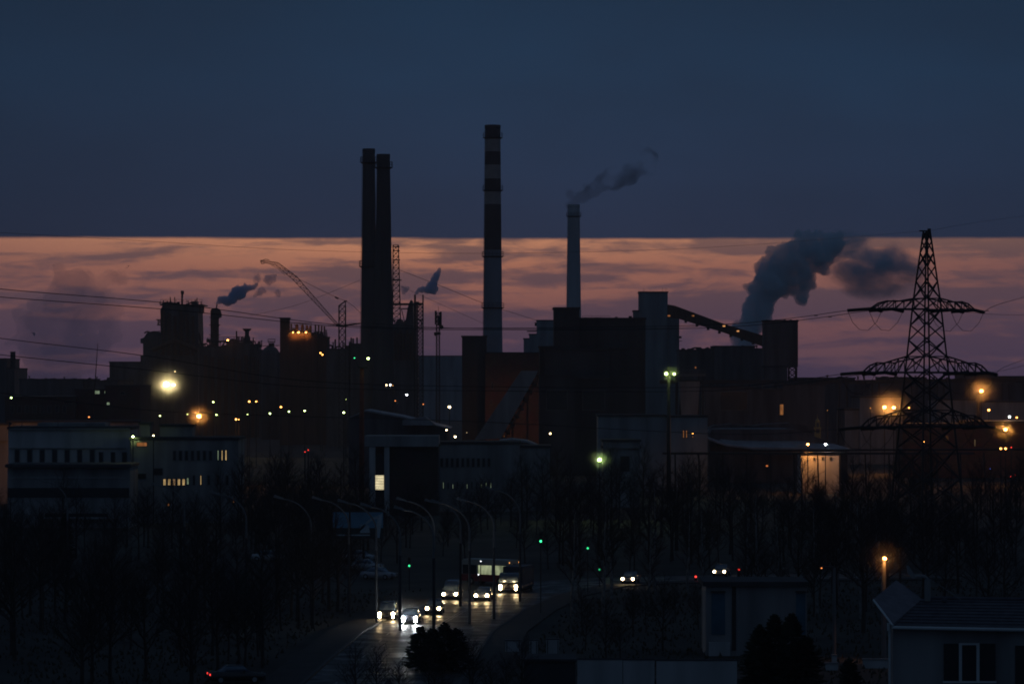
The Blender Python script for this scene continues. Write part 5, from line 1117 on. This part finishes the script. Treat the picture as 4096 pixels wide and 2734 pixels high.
def plume(label, name, D, blobs, m, seed, vox, rough, nscale, jit=0.5, n=5, grow=1.0):
    # blobs: (column,row,radius in columns); billows are scattered round each
    r = random.Random(seed); b = MB(); c0 = P(blobs[0][0], blobs[0][1], D)
    for i, (px, py, rp) in enumerate(blobs):
        R_ = rp / K * D; c = P(px, py, D) - c0
        R_ *= grow; b.sphere(c, R_ * .8, 12, 8)
        for _ in range(n):
            a = r.uniform(0, 6.283); e_ = r.uniform(-1, 1); d = Vector((math.cos(a) * math.sqrt(1 - e_ * e_), math.sin(a) * math.sqrt(1 - e_ * e_), e_))
            b.sphere(c + d * R_ * jit * r.uniform(.8, 1.3), R_ * r.uniform(.35, .6), 10, 6)
    o = b.build(name, m); o.location = c0; tag(o, label, 'smoke' if 'smoke' in name else 'steam')
    md = o.modifiers.new('remesh', 'REMESH'); md.mode = 'VOXEL'; md.voxel_size = vox
    tx = bpy.data.textures.new(name, 'CLOUDS'); tx.noise_scale = nscale; tx.noise_depth = 3
    dm = o.modifiers.new('billow', 'DISPLACE'); dm.texture = tx; dm.strength = rough; dm.mid_level = .5; dm.texture_coords = 'LOCAL'
    return o
steam = volmat('steam', (.84, .95, 1.0), .30, -.3); steam2 = volmat('dense_steam', (.70, .86, 1.0), 1.1, -.3); steamt = volmat('thin_steam', (.74, .88, 1.0), .13, -.3)
# big plume at right
big = [(2960, 1380, 40), (2975, 1345, 50), (3000, 1310, 58), (3020, 1275, 60), (3010, 1235, 48), (3040, 1225, 62), (3055, 1180, 66), (3030, 1150, 46), (3090, 1130, 70), (3075, 1080, 52), (3070, 1110, 60), (3060, 1060, 40), (3120, 1050, 50), (3160, 1080, 60), (3170, 1130, 50), (3130, 1080, 70), (3110, 1010, 34), (3150, 1030, 55), (3150, 985, 26), (3190, 1020, 62), (3180, 1100, 60), (3220, 1060, 62), (3215, 1140, 46), (3210, 1190, 34), (3200, 1205, 24), (3240, 1000, 55), (3280, 1020, 55), (3300, 985, 46), (3340, 975, 50), (3260, 960, 40), (3200, 975, 44), (3290, 1060, 40)]
plume('big billowing blue-grey steam plume rising right of the long conveyor', 'steam_plume', 1900, big, steam, 3, 1.1, 6.5, 4.5, .75, 8)
def drift(label, name, px, py, D, rx, rz_, m, tilt=0.0):
    c = P(px, py, D); b = MB(); b.sphere((0, 0, 0), 1, 24, 14); o = b.build(name, m); o.location = c; k = D / K
    o.scale = (rx * k, rx * k * .6, rz_ * k); o.rotation_euler = (0, tilt, 0); return tag(o, label, 'steam')
torn = volmat('torn_steam', (.82, .93, 1.0), .38, -.3, nz=2.0, edge=True)
drift('soft torn steam cloud drifting toward the pylon', 'steam_cloud', 3500, 1075, 1950, 240, 140, torn, .12)
drift('upper ragged shred of steam merging into the cloud bank', 'steam_cloud', 3330, 985, 1960, 170, 75, torn, -.15)
plume('wide pale plume of steam rising at the far left', 'steam_plume', 2000, [(180, 1500, 90), (250, 1495, 90), (200, 1430, 90), (280, 1420, 85), (190, 1350, 90), (270, 1340, 95), (120, 1290, 38), (80, 1270, 26), (200, 1270, 85), (290, 1260, 85), (230, 1190, 75), (310, 1190, 75), (270, 1125, 60), (350, 1130, 55), (340, 1250, 60), (420, 1140, 40), (400, 1200, 60), (420, 1290, 60), (380, 1380, 70), (110, 1400, 60), (80, 1350, 50), (450, 1230, 50), (470, 1110, 34), (510, 1070, 22)], volmat('far_steam', (.74, .80, 1.0), .030, .0), 5, 2.6, 14.0, 12.0, .8, 6)
plume('small twisting blue steam plume blown right from the domed stack', 'steam_plume', 1480, [(868, 1214, 6), (874, 1206, 9), (886, 1198, 13), (900, 1200, 16), (915, 1204, 17), (928, 1198, 18), (940, 1180, 20), (942, 1164, 16), (958, 1182, 18), (968, 1160, 19), (985, 1152, 12), (1000, 1152, 11), (1015, 1148, 10), (1024, 1140, 8), (948, 1150, 8), (980, 1135, 5)], steam2, 6, .35, 1.0, 1.3, .6, 5, 1.3)
plume('loose wisps of steam drifting above the twisting blue plume', 'steam_cloud', 1490, [(1030, 1120, 14), (1032, 1100, 10), (1040, 1170, 14), (1050, 1160, 13), (1070, 1120, 18), (1090, 1110, 14), (1110, 1170, 12), (1120, 1175, 9), (1020, 1180, 8)], volmat('wispy_steam', (.72, .86, 1.0), .28, -.2), 7, .5, 2.0, 1.8, .7, 5, 1.3)
plume('small blue steam plume curling up from the vent pipe by the furnace', 'steam_plume', 1400, [(1662, 1176, 5), (1668, 1168, 8), (1680, 1160, 10), (1695, 1156, 12), (1710, 1158, 16), (1726, 1158, 18), (1740, 1155, 15), (1722, 1140, 15), (1735, 1130, 15), (1742, 1115, 14), (1748, 1100, 12), (1753, 1090, 10), (1757, 1080, 8), (1762, 1076, 4)], steam2, 8, .35, .9, 1.2, .6, 5, 1.3)
plume('small round puff of blue steam beside the hoist tower', 'steam_cloud', 1440, [(1612, 1150, 12), (1622, 1158, 15), (1614, 1168, 13), (1632, 1150, 9)], volmat('puff_steam', (.72, .86, 1.0), .5, -.2), 9, .5, 1.2, 1.6)
plume('thin dark smoke trailing right from the shorter pale chimney', 'smoke_plume', 1750, [(2296, 812, 30), (2302, 795, 34), (2320, 795, 34), (2345, 780, 36), (2370, 760, 40), (2275, 770, 18), (2410, 730, 46), (2460, 715, 52), (2520, 690, 58), (2590, 660, 64)], volmat('dark_smoke', (.16, .17, .2), .16, .0, nz=.07), 10, 1.6, 6.0, 8.0)
plume('dense dark knot of smoke right at the mouth of the shorter pale chimney', 'smoke_plume', 1752, [(2296, 812, 20), (2310, 798, 26), (2335, 782, 28), (2362, 775, 22), (2276, 778, 16), (2350, 752, 20)], volmat('dark_smoke_knot', (.14, .15, .18), .06, .0), 14, 1.0, 3.5, 3.0, .7, 6)
plume('faint low steam at the foot of the tallest chimney', 'steam_cloud', 1320, [(1900, 1335, 34), (1950, 1320, 40), (1990, 1310, 34), (1960, 1290, 26), (1930, 1360, 36)], volmat('foot_steam', (.8, .88, 1.0), .012, .1), 12, 1.2, 4.0, 5.0)
# added volumes standing in for lens glare round strong lamps, thinning outward
glare_halo = volmat('lamp_glare_volume', (.95, .95, .95), .006, .3); glare_halo.cycles.homogeneous_volume = False; t = glare_halo.node_tree; vp = [n for n in t.nodes if n.type == 'PRINCIPLED_VOLUME'][0]
g = t.nodes.new('ShaderNodeTexCoord'); mp = t.nodes.new('ShaderNodeMapping'); mp.inputs['Location'].default_value = (-1, -1, -1); mp.inputs['Scale'].default_value = (2, 2, 2)
ln = t.nodes.new('ShaderNodeVectorMath'); ln.operation = 'LENGTH'; t.links.new(g.outputs['Generated'], mp.inputs[0]); t.links.new(mp.outputs[0], ln.inputs[0])
er = t.nodes.new('ShaderNodeMapRange'); er.interpolation_type = 'SMOOTHSTEP'; er.inputs['From Min'].default_value = 1.0; er.inputs['From Max'].default_value = 0.0; er.inputs['To Max'].default_value = 1.0
t.links.new(ln.outputs['Value'], er.inputs['Value']); pw_ = t.nodes.new('ShaderNodeMath'); pw_.operation = 'POWER'; pw_.inputs[1].default_value = 3.2; t.links.new(er.outputs[0], pw_.inputs[0])
mu = t.nodes.new('ShaderNodeMath'); mu.operation = 'MULTIPLY'; mu.inputs[1].default_value = .03; t.links.new(pw_.outputs[0], mu.inputs[0]); t.links.new(mu.outputs[0], vp.inputs['Density'])
def halo_ball(label, px, py, D, rpx, seed, sz=.85):
    c = P(px, py, D); R_ = rpx / K * D; b = MB(); b.sphere((0, 0, 0), R_, 24, 14, sz); o = b.build('glare_halo', glare_halo); o.location = c; tag(o, label, 'glare_halo', 'added glare round the strong lamps')
for i, (lb, px, py, D, rp) in enumerate([
  ('added glare lit yellow round the dazzling floodlight', 672, 1530, 1088, 150), ('added glare lit orange round the lamp above the laboratory', 796, 1660, 798, 90), ('added glare lit orange round the two big lamps left of the pylon', 3556, 1620, 898, 150),
  ('added glare lit orange round the thick column lamp', 3925, 1560, 877, 120), ('added glare lit orange low at the right edge', 4022, 1715, 797, 100), ('added glare lit green round the brilliant lamp at the centre', 2398, 1838, 598, 90),
  ('added glare lit green round the paired lamps', 2680, 1496, 716, 70), ('added glare round the near orange street lamp', 3538, 2235, 298, 170), ('added glare over the headlights of the nearest cars', 1610, 2440, 343, 120), ('added glare round the headlights of the minivan and saloon', 1875, 2366, 380, 110)]):
    halo_ball(lb, px, py, D, rp, i)
# air
b = MB(); b.box(-900, 900, -60, 2700, -1, 215)
hz = b.build('haze', volmat('haze_air', (.92, .93, 1.0), 0.00009, .5)); tag(hz, 'thin blue dusk haze filling the air', 'haze', kind='stuff')
